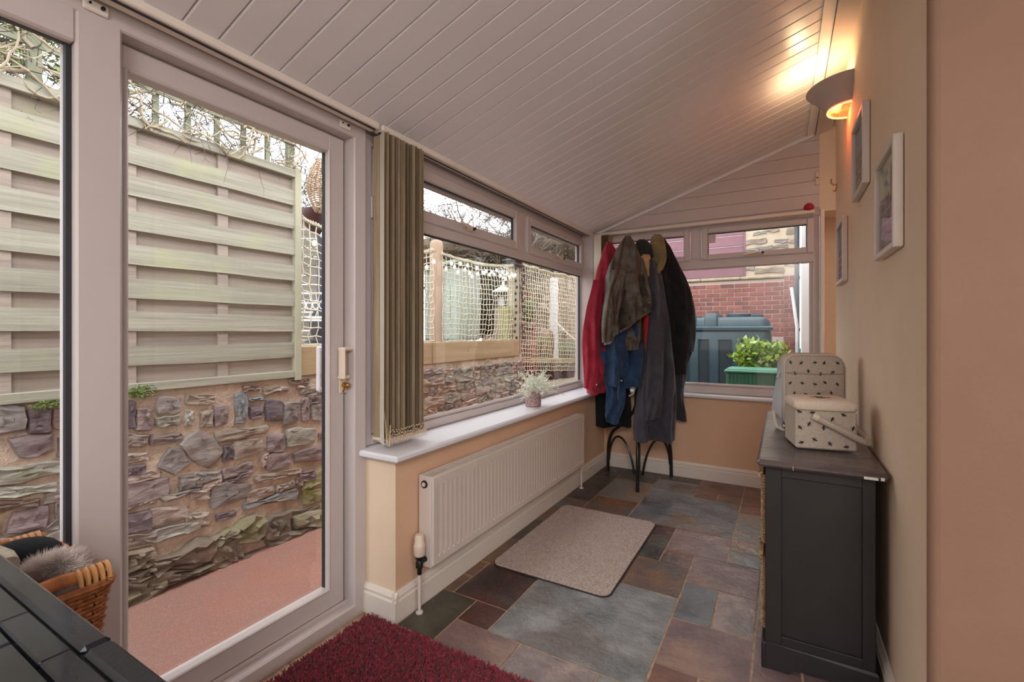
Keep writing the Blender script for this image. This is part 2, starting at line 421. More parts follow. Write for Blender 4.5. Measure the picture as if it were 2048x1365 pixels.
for a0, a1 in ((1.475, 2.80), (2.89, 3.975)):
    s_ = MB(); ring(L_, s_, a0 + .01, 1.755, a1 - .01, 2.02, .055, -.045, .0, .006); sash = s_.build('sash', M_upvc, window_1)
    pane(L_, sash, a0 + .065, 1.81, a1 - .065, 1.965, -.03)
    hm = (a0 + a1) / 2 - (.35 if a0 < 2 else .0)
    hm = 2.18 if a0 < 2 else 3.44
    h = MB(); h.box(XD, hm - .03, 1.772, XD + .018, hm + .03, 1.798, .006); h.tube([(XD + .022, hm, 1.785), (XD + .034, hm - .03, 1.786), (XD + .036, hm - .12, 1.797)], [.012, .010, .006], 8)
    hd = h.build('handle', M_cream_plastic, sash, smooth=True); hd['label'] = 'cream casement handle'
    MB().tube([(XD + .018, hm + .012, 1.785), (XD + .04, hm + .012, 1.785)], .009, 10).build('lock_button', M_darkmetal, sash)
pane(L_, window_1, 1.50, .745, 3.96, 1.70, -.04)
m = MB(); ring(L_, m, 1.475, .742, 3.985, 1.722, .022, -.038, -.024, .008); m.build('glazing_bead', M_upvc, window_1)

F_ = Fr('X', YF)
window_2 = holder('window_2', (-.5, YF, .695))
m = MB(); ring(F_, m, -1.47, .697, .232, 2.075, .045, -.06, -.015, wb=.06)
F_.box(m, -1.44, 1.71, .2, 1.80, -.055, -.01); F_.box(m, -.655, 1.75, -.575, 2.04, -.056, -.011)
m.build('frame', M_upvc, window_2)
for a0, a1 in ((-1.43, -.655), (-.575, .205)):
    s_ = MB(); ring(F_, s_, a0 + .006, 1.775, a1 - .006, 2.035, .045, -.04, .004, .006); sash = s_.build('sash', M_upvc, window_2)
    pane(F_, sash, a0 + .05, 1.815, a1 - .05, 1.99, -.03)
    hm = -.14 if a0 > -1 else -1.0
    h = MB(); h.box(hm - .03, YF - .022, 1.787, hm + .03, YF - .002, 1.813, .006); h.tube([(hm, YF - .026, 1.80), (hm - .03, YF - .038, 1.802), (hm - .12, YF - .04, 1.79)], [.012, .010, .006], 8)
    h.build('handle', M_cream_plastic, sash, smooth=True)
    MB().tube([(hm + .01, YF - .02, 1.80), (hm + .01, YF - .046, 1.80)], .009, 10).build('lock_button', M_darkmetal, sash)
    if a0 > -1:
        v = MB(); F_.box(v, a0 + .052, 1.915, a0 + .11, 1.985, -.026, -.018, .002); vv = v.build('pane_vent', M_upvc, sash); vv['label'] = 'small white square vent cover'
pane(F_, window_2, -1.42, .775, .185, 1.715, -.04)
m = MB(); ring(F_, m, -1.428, .757, .193, 1.728, .024, -.036, -.022, .008); m.build('glazing_bead', M_upvc, window_2)

# sliding patio door
door_1 = holder('door_1', (XD, .5, 0))
m = MB()
L_.box(m, 1.36, 0, 1.425, 2.075, -.12, 0, .005); L_.box(m, -.80, 0, -.73, 2.075, -.12, 0, .005)
L_.box(m, -.78, 2.015, 1.425, 2.075, -.12, 0, .005); L_.box(m, -.78, -.02, 1.425, .05, -.12, 0, .006)
L_.box(m, -.78, -.02, 1.38, .062, -.055, -.045, .002)
m.build('frame', M_upvc, door_1)
# fixed near leaf, in front; its stile is the wide mullion
m = MB(); L_.box(m, .468, .062, .566, 2.055, -.048, .0, .006); L_.box(m, -.73, .062, -.64, 2.055, -.048, .0, .006)
L_.box(m, -.65, .062, .47, .165, -.048, .0, .006); L_.box(m, -.65, 1.935, .47, 2.055, -.048, .0, .006)
leaf = m.build('fixed_leaf', M_upvc, door_1); pane(L_, leaf, -.645, .16, .462, 1.94, -.03)
m = MB(); L_.box(m, .4585, .1, .4655, 2.0, -.075, -.06, .002); m.build('outer_stile', M_sill, leaf)
m = MB(); L_.box(m, .48, .058, .60, 2.012, -.10, -.055, .006); L_.box(m, 1.272, .058, 1.352, 2.012, -.10, -.052, .006)
L_.box(m, .58, .058, 1.28, .145, -.10, -.052, .006); L_.box(m, .58, 1.935, 1.28, 2.012, -.10, -.052, .006)
leaf = m.build('sliding_leaf', M_upvc, door_1); pane(L_, leaf, .59, .138, 1.276, 1.942, -.08)
m = MB(); ring(L_, m, .586, .134, 1.282, 1.948, .012, -.066, -.048, .004); m.build('glazing_bead', M_upvc, leaf)
# handle, lock and outside pull
YH = 1.342; XH = XD - .052
m = MB(); m.box(XH, YH - .022, .94, XH + .008, YH + .018, 1.13, .003); m.build('handle_plate', M_cream_plastic, leaf)
m = MB(); m.box(XH + .006, YH - .03, 1.00, XH + .045, YH - .018, 1.135, .005); m.box(XH, YH - .03, 1.118, XH + .045, YH + .022, 1.135, .006); m.box(XH, YH - .03, 1.0, XH + .03, YH + .016, 1.016, .004)
hd = m.build('handle', M_cream_plastic, leaf); hd['label'] = 'cream pull handle'
m = MB(); m.tube([(XH + .006, YH, .975), (XH + .022, YH, .975)], .012, 12); m.box(XH + .02, YH - .008, .965, XH + .04, YH + .008, .983, .003); m.tube([(XH + .008, YH - .004, .945), (XH + .02, YH - .004, .965)], .004, 6)
m.build('lock', M_brass, leaf, smooth=True)
xo = XD - .102
m = MB(); pts = [(xo, 1.345, 1.135), (xo - .045, 1.342, 1.128), (xo - .055, 1.342, 1.10), (xo - .055, 1.342, .985), (xo - .045, 1.342, .955), (xo, 1.345, .948)]
m.box(xo - .05, 1.345, .945, xo - .03, 1.367, 1.137, .006); m.box(xo - .05, 1.285, 1.118, xo - .03, 1.367, 1.137, .006); m.box(xo - .05, 1.285, .945, xo - .03, 1.367, .964, .006); m.box(xo - .05, 1.285, .945, xo - .03, 1.302, 1.137, .006)
m.box(xo - .032, 1.355, 1.1, xo + .002, 1.367, 1.12); m.box(xo - .032, 1.355, .965, xo + .002, 1.367, .985)
o = m.build('outer_handle', M_sill, leaf); o['label'] = 'white D-shaped pull on the outside'

# head rail / blind tracks
trk = thing('blind_track', 'long white curtain track above the sliding door, empty', 'curtain track', (-1.5, .3, 2.07))
m = MB(); m.box(-1.535, -.7, 2.058, -1.478, 1.43, 2.092, .004); m.build('rail', M_trim, trk)
m = MB(); m.box(-1.50, -.7, 2.054, -1.492, 1.42, 2.0585, 0); m.build('groove', M_gasket, trk)
for yy in (.50, 1.30):
    m = MB(); m.box(-1.553, yy - .02, 2.03, -1.545, yy + .035, 2.06, .004); b_ = m.build('bracket', M_trim, trk)
    MB().tube([(-1.546, yy + .02, 2.047), (-1.538, yy + .02, 2.047)], .005, 8).build('screw', M_darkmetal, b_)
    MB().tube([(-1.546, yy - .006, 2.049), (-1.541, yy - .006, 2.049)], .003, 8).build('screw', M_darkmetal, b_)
tr = MB().box(-1.552, 1.42, 2.07, -1.53, YF, 2.10, .003).build('trim_6', M_upvc); tag(tr, kind='structure')

M_slat = mat('olive_blind_fabric', srgb(150, 130, 104), .8, srgb(126, 107, 82), 60, (1, 1, .05), bump=.0008, bscale=300, bstretch=(1, 1, .2), rv=.42)
M_slat_edge = mat('blind_slat_edge', srgb(176, 164, 136), .8)
M_slat_pale = mat('pale_blind_lining', srgb(214, 208, 192), .8, bump=.0006, bscale=200)
blind = thing('vertical_blind', 'olive-brown vertical blind drawn aside between sliding door and long window', 'blind', (-1.49, 1.55, 2.07))
m = MB(); m.box(-1.528, 1.445, 2.058, -1.476, YF - .03, 2.09, .004); m.build('head_rail', M_trim, blind)
m = MB(); m.box(-1.51, 1.45, 2.054, -1.502, YF - .05, 2.0585); m.build('groove', M_gasket, blind)
ns = 24
def slat_mesh(y, x0, x1, z0, z1, lean, bow=.003):
    m = MB(); n_ = 5; rings = []
    for zz in (z0, z0 + .06, (z0 + z1) / 2, z1 - .05, z1):
        r1 = []; r2 = []
        for i in range(n_):
            t = i / (n_ - 1); x = x0 + (x1 - x0) * t
            yy = y + lean * (t - .5) + bow * math.sin(PI * t) + .0012 * math.sin(zz * 9 + y * 80)
            wz = zz
            r1.append((x, yy - .0006, wz)); r2.append((x, yy + .0006, wz))
        rings.append(r1 + r2[::-1])
    return m.loft(rings)
for i in range(ns):
    y = 1.452 + .0102 * i + rnd.uniform(-.0015, .0015)
    sl_ = slat_mesh(y, -1.542, -1.455 + (.006 if i % 3 == 0 else -.006) + rnd.uniform(-.005, .005), .735 + rnd.uniform(-.003, .003), 2.048 + rnd.uniform(-.006, .006), rnd.uniform(-.006, .016)).build('slat', M_slat, blind, smooth=True)
    m = MB(); m.box(-1.545, y - .003, .728, -1.452, y + .003, .742, .002); m.build('bottom_weight', M_cream_plastic, sl_)
m = slat_mesh(1.4435, -1.528, -1.445, .72, 2.05, -.045); ps = m.build('slat', M_slat_pale, blind, smooth=True); ps['label'] = 'pale slat turned face on'
M_bead = mat('bead_chain', srgb(216, 190, 160), .5)
m = MB()
for row, (dz, x_) in enumerate(((0, -1.449), (.018, -1.446), (.034, -1.449))):
    y = 1.45
    while y < 1.70:
        m.ball((x_ + rnd.uniform(-.003, .003), y, .735 + dz + rnd.uniform(-.006, .006)), .0028, n=6, m=4); y += .0055
for i in range(ns):
    y = 1.452 + .0102 * i
    m.tube([(-1.449, y, .748), (-1.444, y + .003, .728), (-1.45, y + .010, .712), (-1.452, y + .012, .74)], .0014, 5)
m.build('bead_chain', M_bead, blind)['kind'] = 'stuff'
m = MB(); m.tube([(-1.475, 1.452, .86), (-1.46, 1.447, .78), (-1.455, 1.449, .715), (-1.447, 1.455, .71), (-1.447, 1.46, .80)], .0025, 6); m.build('cord', M_bead, blind)
# far corner blind
blind2 = thing('vertical_blind', 'cream and olive vertical blind stacked in the far left corner', 'blind', (-1.3, 4.0, 2.05))
m = MB(); m.box(-1.42, YF - .062, 2.052, .20, YF - .02, 2.078, .004); m.build('head_rail', M_trim, blind2)
for i in range(9):
    x = -1.402 + .012 * i
    m = slat_mesh(0, 0, .085, .74, 2.045, .008); m.v = [(x + vy, YF - .112 + vx, vz) for vx, vy, vz in m.v]
    m.build('slat', M_slat if i > 1 else M_slat_pale, blind2, smooth=True)
m = slat_mesh(0, 0, .075, .74, 2.05, .0); m.v = [(-1.440 + vx * .95, YF - .125 - vy - vx * .15, vz) for vx, vy, vz in m.v]; m.build('slat', M_slat_pale, blind2, smooth=True)['label'] = 'pale slat turned face on'
m = MB()
for i in range(26):
    x = -.10 + .0105 * i
    m.tube([(x, YF - .05, 2.053), (x + .002, YF - .052, 2.040), (x - .003, YF - .058, 2.032)], .0016, 5)
m.build('hook', M_cream_plastic, blind2)['kind'] = 'stuff'
ball = MB().ball((.165, YF - .045, 2.098), .033, .028, .033, 16, 10).build('ball', mat('red_rubber', srgb(170, 22, 44), .5), smooth=True)
tag(ball, 'small red ball perched on the rail above the far window', 'ball')
# ================================================================ FURNITURE AND THINGS INSIDE
# radiator -------------------------------------------------------
rad = thing('radiator', 'long white panel radiator on the peach wall under the window', 'radiator', (-1.33, 2.45, .18))
RY0, RY1, RZ0, RZ1, RX = 1.562, 3.337, .182, .57, -1.300
m = MB(); ys = [RY0, RY0 + .03]; nfl = 50; p_ = (RY1 - RY0 - .06) / nfl
cols = [(RY0, 0), (RY0 + .006, 0)]
for i in range(nfl):
    b_ = RY0 + .03 + i * p_
    cols += [(b_ + p_ * .12, 0), (b_ + p_ * .26, 1), (b_ + p_ * .74, 1), (b_ + p_ * .88, 0)]
cols += [(RY1 - .006, 0), (RY1, 0)]
rows = [(RZ0, 0, -.006), (RZ0 + .006, 0, 0), (RZ0 + .034, 0, 0), (RZ0 + .044, 1, 0), (RZ1 - .050, 1, 0), (RZ1 - .040, 0, 0), (RZ1 - .006, 0, 0), (RZ1, 0, -.006)]
vs = []
for zz, fl, dx in rows:
    for yy, on in cols:
        e = -.005 if yy in (RY0, RY1) else 0
        vs.append((RX + min(dx, e) - (.0016 * on * fl), yy, zz))
nc = len(cols)
fs = [(r * nc + i, r * nc + i + 1, (r + 1) * nc + i + 1, (r + 1) * nc + i) for r in range(len(rows) - 1) for i in range(nc - 1)]
m.add(vs, fs); front = m.build('front_panel', M_rad, rad, smooth=True, angle=25)
m = MB()
for i in range(nfl):
    b_ = RY0 + .03 + i * p_ + p_ * .5
    m.box(RX - .004, b_ - .008, RZ1 - .042, RX + .0012, b_ + .008, RZ1 - .037, .001); m.box(RX - .004, b_ - .007, RZ0 + .032, RX + .003, b_ + .007, RZ0 + .042, .002)
m.build('flute_end', M_rad, rad)['kind'] = 'stuff'
MB().box(-1.372, RY0 + .004, RZ0, -1.352, RY1 - .004, RZ1 - .004, .004).build('back_panel', M_rad, rad)
m = MB(); m.box(-1.376, RY0 - .004, RZ0 - .003, RX - .006, RY0 + .004, RZ1 + .003, .003); m.build('side_cover', M_rad, rad)
m = MB(); m.box(-1.376, RY1 - .004, RZ0 - .003, RX - .006, RY1 + .004, RZ1 + .003, .003); m.build('side_cover', M_rad, rad)
m = MB(); m.box(-1.374, RY0, RZ1 - .004, -1.366, RY1, RZ1 + .004, .002); m.box(-1.314, RY0, RZ1 - .004, -1.304, RY1, RZ1 + .004, .002)
y = RY0 + .02
while y < RY1 - .01: m.box(-1.367, y, RZ1 - .004, -1.313, y + .006, RZ1 + .001); y += .02
m.build('top_grille', M_rad, rad)
m = MB(); m.tube([(-1.342, RY0 - .004, .537), (-1.342, RY0 - .010, .537)], [.017, .016], 16); bl = m.build('blanking_plug', M_darkmetal, rad, smooth=True)
MB().tube([(-1.342, RY0 - .0095, .537), (-1.342, RY0 - .013, .537)], [.010, .009], 14).build('vent_cap', M_rad, bl, smooth=True)
pf = at(840, 1222, Z=0); PX, PY = pf.x, pf.y
PY = min(PY, 1.52); PX = -1.338
m = MB(); m.lathe([(.007, .0), (.007, .17)], (PX, PY, 0), 12); m.lathe([(.016, 0), (.016, .006), (.008, .010)], (PX, PY, 0), 14); m.build('inlet_pipe', M_rad, rad, smooth=True)
m = MB(); m.lathe([(.010, .165), (.011, .19), (.016, .195), (.016, .215), (.012, .225), (.018, .235), (.018, .25)], (PX, PY, 0), 14); m.tube([(PX, PY, .215), (PX, RY0 + .005, .215)], [.010, .012], 12); vb = m.build('valve_body', M_darkmetal, rad, smooth=True)
m = MB(); m.lathe([(.021, .245), (.024, .25), (.025, .29), (.024, .296), (.021, .30), (.021, .325), (.016, .335)], (PX, PY, 0), 24); hd = m.build('thermostat_head', M_cream_plastic, rad, smooth=True)
m = MB()
for k in range(10):
    th = 2 * PI * k / 10; m.box(PX + .018 * math.cos(th) - .0025, PY + .018 * math.sin(th) - .0025, .302, PX + .018 * math.cos(th) + .0025, PY + .018 * math.sin(th) + .0025, .326, .001)
m.build('grip_rib', M_cream_plastic, hd)
m = MB(); m.lathe([(.007, .0), (.007, .19)], (-1.33, RY1 + .012, 0), 12); m.lathe([(.016, 0), (.016, .006), (.008, .010)], (-1.33, RY1 + .012, 0), 14); m.tube([(-1.33, RY1 + .012, .19), (-1.33, RY1 - .01, .20)], .009, 10); m.build('outlet_pipe', M_rad, rad, smooth=True)

# floor mats -----------------------------------------------------
def rounded_rect(x0, y0, x1, y1, r, n=6):
    out = []
    for cx, cy, a0 in ((x1 - r, y1 - r, 0), (x0 + r, y1 - r, 90), (x0 + r, y0 + r, 180), (x1 - r, y0 + r, 270)):
        for k in range(n + 1):
            a = math.radians(a0 + 90 * k / n); out.append((cx + r * math.cos(a), cy + r * math.sin(a)))
    return out
def tufts(n, poly, z, h, w, lean, seed):
    r = random.Random(seed); vs = []; fs = []
    x0, y0, x1, y1, rr = poly
    while len(fs) < n:
        x = r.uniform(x0, x1); y = r.uniform(y0, y1)
        cx = min(max(x, x0 + rr), x1 - rr); cy = min(max(y, y0 + rr), y1 - rr)
        if (x - cx) ** 2 + (y - cy) ** 2 > rr * rr: continue
        a = r.uniform(0, PI); dx = math.cos(a) * w; dy = math.sin(a) * w; hh = h * r.uniform(.6, 1.15) * (1 + .35 * noise.noise(Vector((x * 22, y * 22, 0))))
        lx = r.uniform(-lean, lean); ly = r.uniform(-lean, lean); b = len(vs)
        vs += [(x - dx, y - dy, z), (x + dx, y + dy, z), (x + lx + dx * .6, y + ly + dy * .6, z + hh), (x + lx - dx * .6, y + ly - dy * .6, z + hh)]
        fs.append((b, b + 1, b + 2, b + 3))
    m = MB(); m.v = vs; m.f = fs; return m
M_mat = mat('beige_mat_pile', srgb(214, 196, 184), .95, srgb(140, 122, 114), 330, detail=3, lo=.42, hi=.58, bump=.002, bscale=260)
M_matb = mat('brown_mat_backing', srgb(52, 42, 38), .9)
dm = thing('door_mat', 'speckled beige doormat with rounded corners on the slate floor', 'mat', (-.98, 2.48, 0))
poly = rounded_rect(-1.300, 2.015, -.672, 2.962, .05)
MB().prism([(x, y, .001) for x, y in poly], (0, 0, .004)).build('backing', M_matb, dm)
pin = rounded_rect(-1.294, 2.021, -.678, 2.956, .045)
m = MB(); m.prism([(x, y, .004) for x, y in pin], (0, 0, .006)); m.build('pile', M_mat, dm)
tufts(26000, (-1.294, 2.021, -.678, 2.956, .045), .009, .0035, .0018, .002, 3).build('tufts', M_mat, dm, recalc=False)['kind'] = 'stuff'
M_rug = mat('crimson_rug_pile', srgb(156, 42, 58), .95, srgb(112, 26, 42), 60, detail=4, lo=.4, hi=.6, sheen=.3)
rug = thing('rug', 'deep pile crimson rug lying by the patio door', 'rug', (-1.0, .9, 0))
MB().box(-1.50, .35, .001, -.30, 1.385, .012, .004).build('backing', mat('dark_rug_backing', srgb(84, 18, 28), .95), rug)
tufts(80000, (-1.502, .33, -.30, 1.39, .01), .006, .016, .0036, .010, 5).build('tufts', M_rug, rug, recalc=False)['kind'] = 'stuff'

# dark cabinet with wicker baskets --------------------------------
M_cab = mat('dark_painted_wood', srgb(38, 33, 32), .45, srgb(32, 28, 27), 6, bump=.0006, bscale=40, bstretch=(1, 1, .2), rough2=.5)
M_cabtop = mat('glossy_slate_top', srgb(108, 96, 93), .16, srgb(78, 68, 67), 10, (.35, 3, 1), bump=.0022, bscale=14, bstretch=(.5, 4, 1), rough2=.3)
M_white = mat('chipped_white', srgb(230, 225, 215), .6)
CX0, CX1, CY0, CY1 = -.054, .262, 1.900, 3.0
cab = thing('cabinet', 'low dark-painted cabinet with panelled end against the cream wall', 'cabinet', (.1, 2.45, 0))
m = MB(); t = .022
m.box(CX0, CY0 + .010, .06, CX1, CY0 + t + .01, .722, .002); m.build('side_panel', M_cab, cab)
m = MB(); m.box(CX0, CY0, .085, CX0 + .052, CY0 + .012, .722, .002); m.box(CX1 - .036, CY0, .085, CX1, CY0 + .012, .722, .002); m.box(CX0 + .05, CY0, .684, CX1 - .034, CY0 + .012, .722, .002); m.box(CX0 + .05, CY0, .085, CX1 - .034, CY0 + .012, .122, .002); m.build('face_frame', M_cab, cab)
m = MB(); m.box(CX0, CY1 - t, .06, CX1, CY1, .722, .002); m.build('side_panel', M_cab, cab)
MB().box(CX1 - .012, CY0 + .02, .06, CX1, CY1 - .02, .722).build('back_panel', M_cab, cab)
MB().box(CX0, CY0 + .02, .085, CX1 - .01, CY1 - .02, .105, .002).build('bottom_shelf', M_cab, cab)
MB().box(CX0, CY0 + .02, .40, CX1 - .01, CY1 - .02, .416, .002).build('middle_shelf', M_cab, cab)
MB().box(CX0, 2.44, .10, CX1 - .01, 2.462, .722, .002).build('divider', M_cab, cab)
m = MB(); m.prism([(CX0 - .012, CY0 - .008, 0), (CX0 + .075, CY0 - .008, 0), (CX0 + .085, CY0 - .008, .018), (CX0 + .12, CY0 - .008, .024), (CX1 - .08, CY0 - .008, .024), (CX1 - .06, CY0 - .008, .012), (CX1 - .05, CY0 - .008, 0), (CX1 + .008, CY0 - .008, 0), (CX1 + .008, CY0 - .008, .082), (CX1 + .002, CY0 - .004, .092), (CX0 - .006, CY0 - .004, .092), (CX0 - .012, CY0 - .008, .082)], (0, .022, 0))
m.box(CX0 - .012, CY0 - .008, 0, CX0 + .004, CY1 + .005, .088, .003); m.box(CX1 - .01, CY0, 0, CX1 + .006, CY1, .08, .002); m.box(CX0, CY1 - .012, 0, CX1, CY1 + .004, .085, .003)
m.build('plinth', M_cab, cab)
m = MB(); m.box(CX0 - .026, CY0 - .045, .724, .293, CY1 + .02, .750, .009); top = m.build('top', M_cabtop, cab)
for q in ((.225, .727, .262, .736), (.268, .728, .278, .738), (.03, .724, .032, .740)): MB().box(q[0], CY0 - .0465, q[1], q[2], CY0 - .043, q[3], .0006).build('paint_chip', M_white, top)
M_wick = mat('seagrass_wicker', srgb(186, 156, 116), .8, srgb(140, 108, 72), 40, bump=.002, bscale=80, rv=.1)
def basket_block(name, label, x0, y0, x1, y1, z0, z1, group, par_cat='basket'):
    t_ = thing(name, label, par_cat, ((x0 + x1) / 2, (y0 + y1) / 2, z0), group)
    m = MB(); m.box(x0 + .006, y0 + .006, z0, x1 - .006, y1 - .006, z1 - .006, .01); m.build('body', M_wick, t_)
    m = MB(); zz = z0 + .01; r_ = random.Random(int(y0 * 1000 + z0 * 77))
    while zz < z1 - .005:
        m.tube([(x0 + .006, y0 + .01 + (y1 - y0 - .02) * k / 22, zz + .0035 * math.sin(k * PI + zz * 300) + r_.uniform(-.001, .001)) if True else None for k in range(23)], .0052, 5)
        m.tube([(x0 + .01 + (x1 - x0 - .02) * k / 12, y0 + .004, zz + .003 * math.sin(k * PI)) for k in range(13)], .005, 5)
        zz += .0105
    m.build('weave', M_wick, t_, smooth=True)['kind'] = 'stuff'
    m = MB()
    for k in range(34):
        a = y0 + (y1 - y0) * k / 34
        m.tube([(x0 + .002, a, z1 - .012), (x0 - .004 + r_.uniform(-.003, .003), a + .008, z1 - .002), (x0 + .008, a + .014, z1 + .004)], .0045, 5)
    m.build('rim', M_wick, t_, smooth=True)
    return t_
for (y0, y1, nm) in ((CY0 + .040, 2.43, 'near'), (2.47, CY1 - .03, 'far')):
    for (z0, z1, lv) in ((.107, .375, 'lower'), (.418, .675, 'upper')):
        basket_block('wicker_basket', f'seagrass basket in the {lv} {nm} compartment of the dark cabinet', -.071, y0, .22, y1, z0, z1, 'baskets in the dark cabinet')

# bee fabric things ----------------------------------------------
M_linen = mat('natural_linen', srgb(188, 174, 158), .9, srgb(172, 156, 140), 160, (1, 1, 1), bump=.0006, bscale=420, bstretch=(1, 1, .3))
M_linenl = mat('pale_linen', srgb(216, 200, 180), .9, srgb(204, 188, 168), 160, bump=.0005, bscale=400)
M_grey = mat('grey_side_fabric', srgb(176, 176, 176), .8, bump=.0006, bscale=200)
M_bee = mat('black_bee_print', srgb(34, 26, 22), .8)
M_wing = mat('pale_bee_wing_print', srgb(150, 138, 126), .8)
M_orange = mat('orange_bee_print', srgb(206, 120, 44), .8)
def frame_mat(origin, ang): return Matrix.Translation(Vector(origin)) @ Matrix.Rotation(math.radians(ang), 4, 'Z')
def bee(mb_body, mb_wing, M, x, z, rot, s, y=-.0012):
    R = Matrix.Rotation(rot, 4, 'Y')
    T = M @ Matrix.Translation(Vector((x, y, z))) @ R
    for k, (rx, rz, ox, oz) in enumerate(((1.0, .42, 0, 0), (.38, .34, 1.1 * .9, 0), (.5, .3, -.7, .05))):
        mb_body.prism([T @ Vector((s * (ox + rx * math.cos(a)), 0, s * (oz + rz * math.sin(a)))) for a in [2 * PI * i / 9 for i in range(9)]], T.to_3x3() @ Vector((0, .0014, 0)))
    for sg in (1, -1):
        mb_wing.prism([T @ Vector((s * (.1 + .35 * math.cos(a) + .3 * sg * math.sin(a)), .0002, s * (sg * (.75 + .5 * math.sin(a * 1.0) * 1)))) for a in [2 * PI * i / 8 for i in range(8)]], T.to_3x3() @ Vector((0, .001, 0)))
        mb_body.tube([T @ Vector((s * .2, 0, s * sg * .3)), T @ Vector((s * .5, 0, s * sg * .95))], s * .07, 4)
        mb_body.tube([T @ Vector((-s * .2, 0, s * sg * .3)), T @ Vector((-s * .45, 0, s * sg * .9))], s * .07, 4)
# sewing box
MS = frame_mat((.043, 2.083, .750), 11)
sb = thing('sewing_box', 'fabric sewing box printed with bees, in front on the dark cabinet', 'sewing box', MS @ Vector((.1, .09, 0)))
m = MB(); m.box(0, 0, .004, .20, .185, .150, .006, M=MS); m.build('body', M_linen, sb)
rings = []
for z_, ins, in ((.150, .002), (.156, -.003), (.176, -.003), (.186, .004), (.191, .02)):
    rings.append([MS @ Vector((x, y, z_)) for x, y in rounded_rect(ins, ins, .20 - ins, .185 - ins, .02)])
m = MB().loft(rings); lid = m.build('lid', M_linenl, sb, smooth=True, angle=50)
b1, b2 = MB(), MB()
for x, z_, r_ in ((.012, .145, .3), (.055, .143, -.2), (.155, .140, .4), (.045, .100, 2), (.014, .085, .8), (.02, .028, 2.8), (.062, .042, .5), (.092, .088, 1.5), (.12, .122, 2), (.112, .030, .9), (.186, .092, 1.9), (.165, .022, 2.9)):
    bee(b1, b2, MS, x, z_, r_, .0074)
b1.build('bee_print', M_bee, sb)['kind'] = 'stuff'; b2.build('wing_print', M_wing, sb)['kind'] = 'stuff'
TL = MS @ Matrix.Translation(Vector((.10, .085, .1915))) @ Matrix.Rotation(-PI / 2, 4, 'X')
b1, b2 = MB(), MB(); bee(b1, b2, TL, 0, 0, .1, .026, 0); b1.build('lid_bee', M_bee, lid); b2.build('lid_bee_wing', M_wing, lid)
m = MB()
for ox in (-.028, -.012, .012, .034): m.prism([TL @ Vector((ox + .0045 * math.cos(a), -.0012, .010 * math.sin(a))) for a in [2 * PI * i / 8 for i in range(8)]], TL.to_3x3() @ Vector((0, .001, 0)))
m.build('orange_stripe', M_orange, lid)
m = MB(); hp = [MS @ Vector(p) for p in ((.062, -.012, .128), (.075, -.016, .122), (.205, -.02, .052), (.225, -.016, .045), (.232, .02, .05), (.225, .13, .085))]
m.tube(hp, [.011, .012, .012, .012, .010, .010], 8); hd = m.build('handle', M_linen, sb, smooth=True)
MB().tube([MS @ Vector((.055, -.010, .132)), MS @ Vector((.072, -.0155, .124))], .0128, 8).build('handle_end', M_linenl, hd, smooth=True)
# backpack
MBK = frame_mat((.004, 2.46, .750), 11)
bp = thing('backpack', 'linen backpack printed with small bees, standing on the dark cabinet', 'backpack', MBK @ Vector((.12, .08, 0)))
Wb, Hb, Db = .245, .348, .135
rings = []
for y_, ins in ((0.0, .016), (.004, .006), (.012, .0), (Db * .5, -.003), (Db - .01, 0), (Db, .012)):
    pr = rounded_rect(ins, ins * .4, Wb - ins, Hb - ins, .055)
    rings.append([MBK @ Vector((x, y_ + .012 * (z_ / Hb), z_ if z_ > .06 else z_)) for x, z_ in pr])
m = MB().loft(rings); body = m.build('body', M_linen, bp, smooth=True, angle=60)
m = MB()
for (x, z_) in [(k, None) for k in ()]: pass
pr = rounded_rect(.004, .002, Wb - .004, Hb - .004, .052, 8)
m.tube([MBK @ Vector((x, -.001 + .012 * (z_ / Hb), z_)) for x, z_ in pr] + [MBK @ Vector((pr[0][0], -.001, pr[0][1]))], .0028, 6); m.build('piping', M_linenl, bp, smooth=True)
m = MB(); m.tube([MBK @ Vector((.01, -.003 + .012 * .75, .262)), MBK @ Vector((Wb / 2, -.004 + .012 * .75, .258)), MBK @ Vector((Wb - .01, -.003 + .012 * .75, .262))], .0016, 5); m.build('pocket_seam', M_wing, bp)
m = MB()
m.loft([[MBK @ Vector((x, y, z_)) for x, y in ((-.0045, .018), (-.0065 - b_, .07), (-.0045, Db - .018), (.002, Db - .018), (.002, .018))] for z_, b_ in ((.012, .012), (.08, .03), (.16, .022), (.25, .006), (.30, 0))])
m.build('side_pocket', M_grey, bp, smooth=True, angle=60)
m = MB(); m.tube([MBK @ Vector((-.008, .04, .26)), MBK @ Vector((-.022, .03, .235))], .004, 6); m.build('zip_pull', M_grey, bp)
m = MB(); m.tube([MBK @ Vector(p) for p in ((-.02, Db - .02, .12), (-.03, .03, .05), (-.025, .0, .012), (-.01, -.02, .006), (.0, -.03, .004))], .006, 6); m.build('strap', M_linenl, bp, smooth=True)
b1, b2 = MB(), MB(); r_ = random.Random(4)
for j in range(7):
    for i in range(5):
        x = .026 + .047 * i + (.022 if j % 2 else 0) + r_.uniform(-.006, .006); z_ = .030 + .047 * j + r_.uniform(-.006, .006)
        if x > Wb - .02 or z_ > Hb - .02: continue
        bee(b1, b2, MBK, x, z_, r_.uniform(0, 6.28), .0068, -.0015 + .012 * z_ / Hb)
b1.build('bee_print', M_bee, bp)['kind'] = 'stuff'; b2.build('wing_print', M_wing, bp)['kind'] = 'stuff'

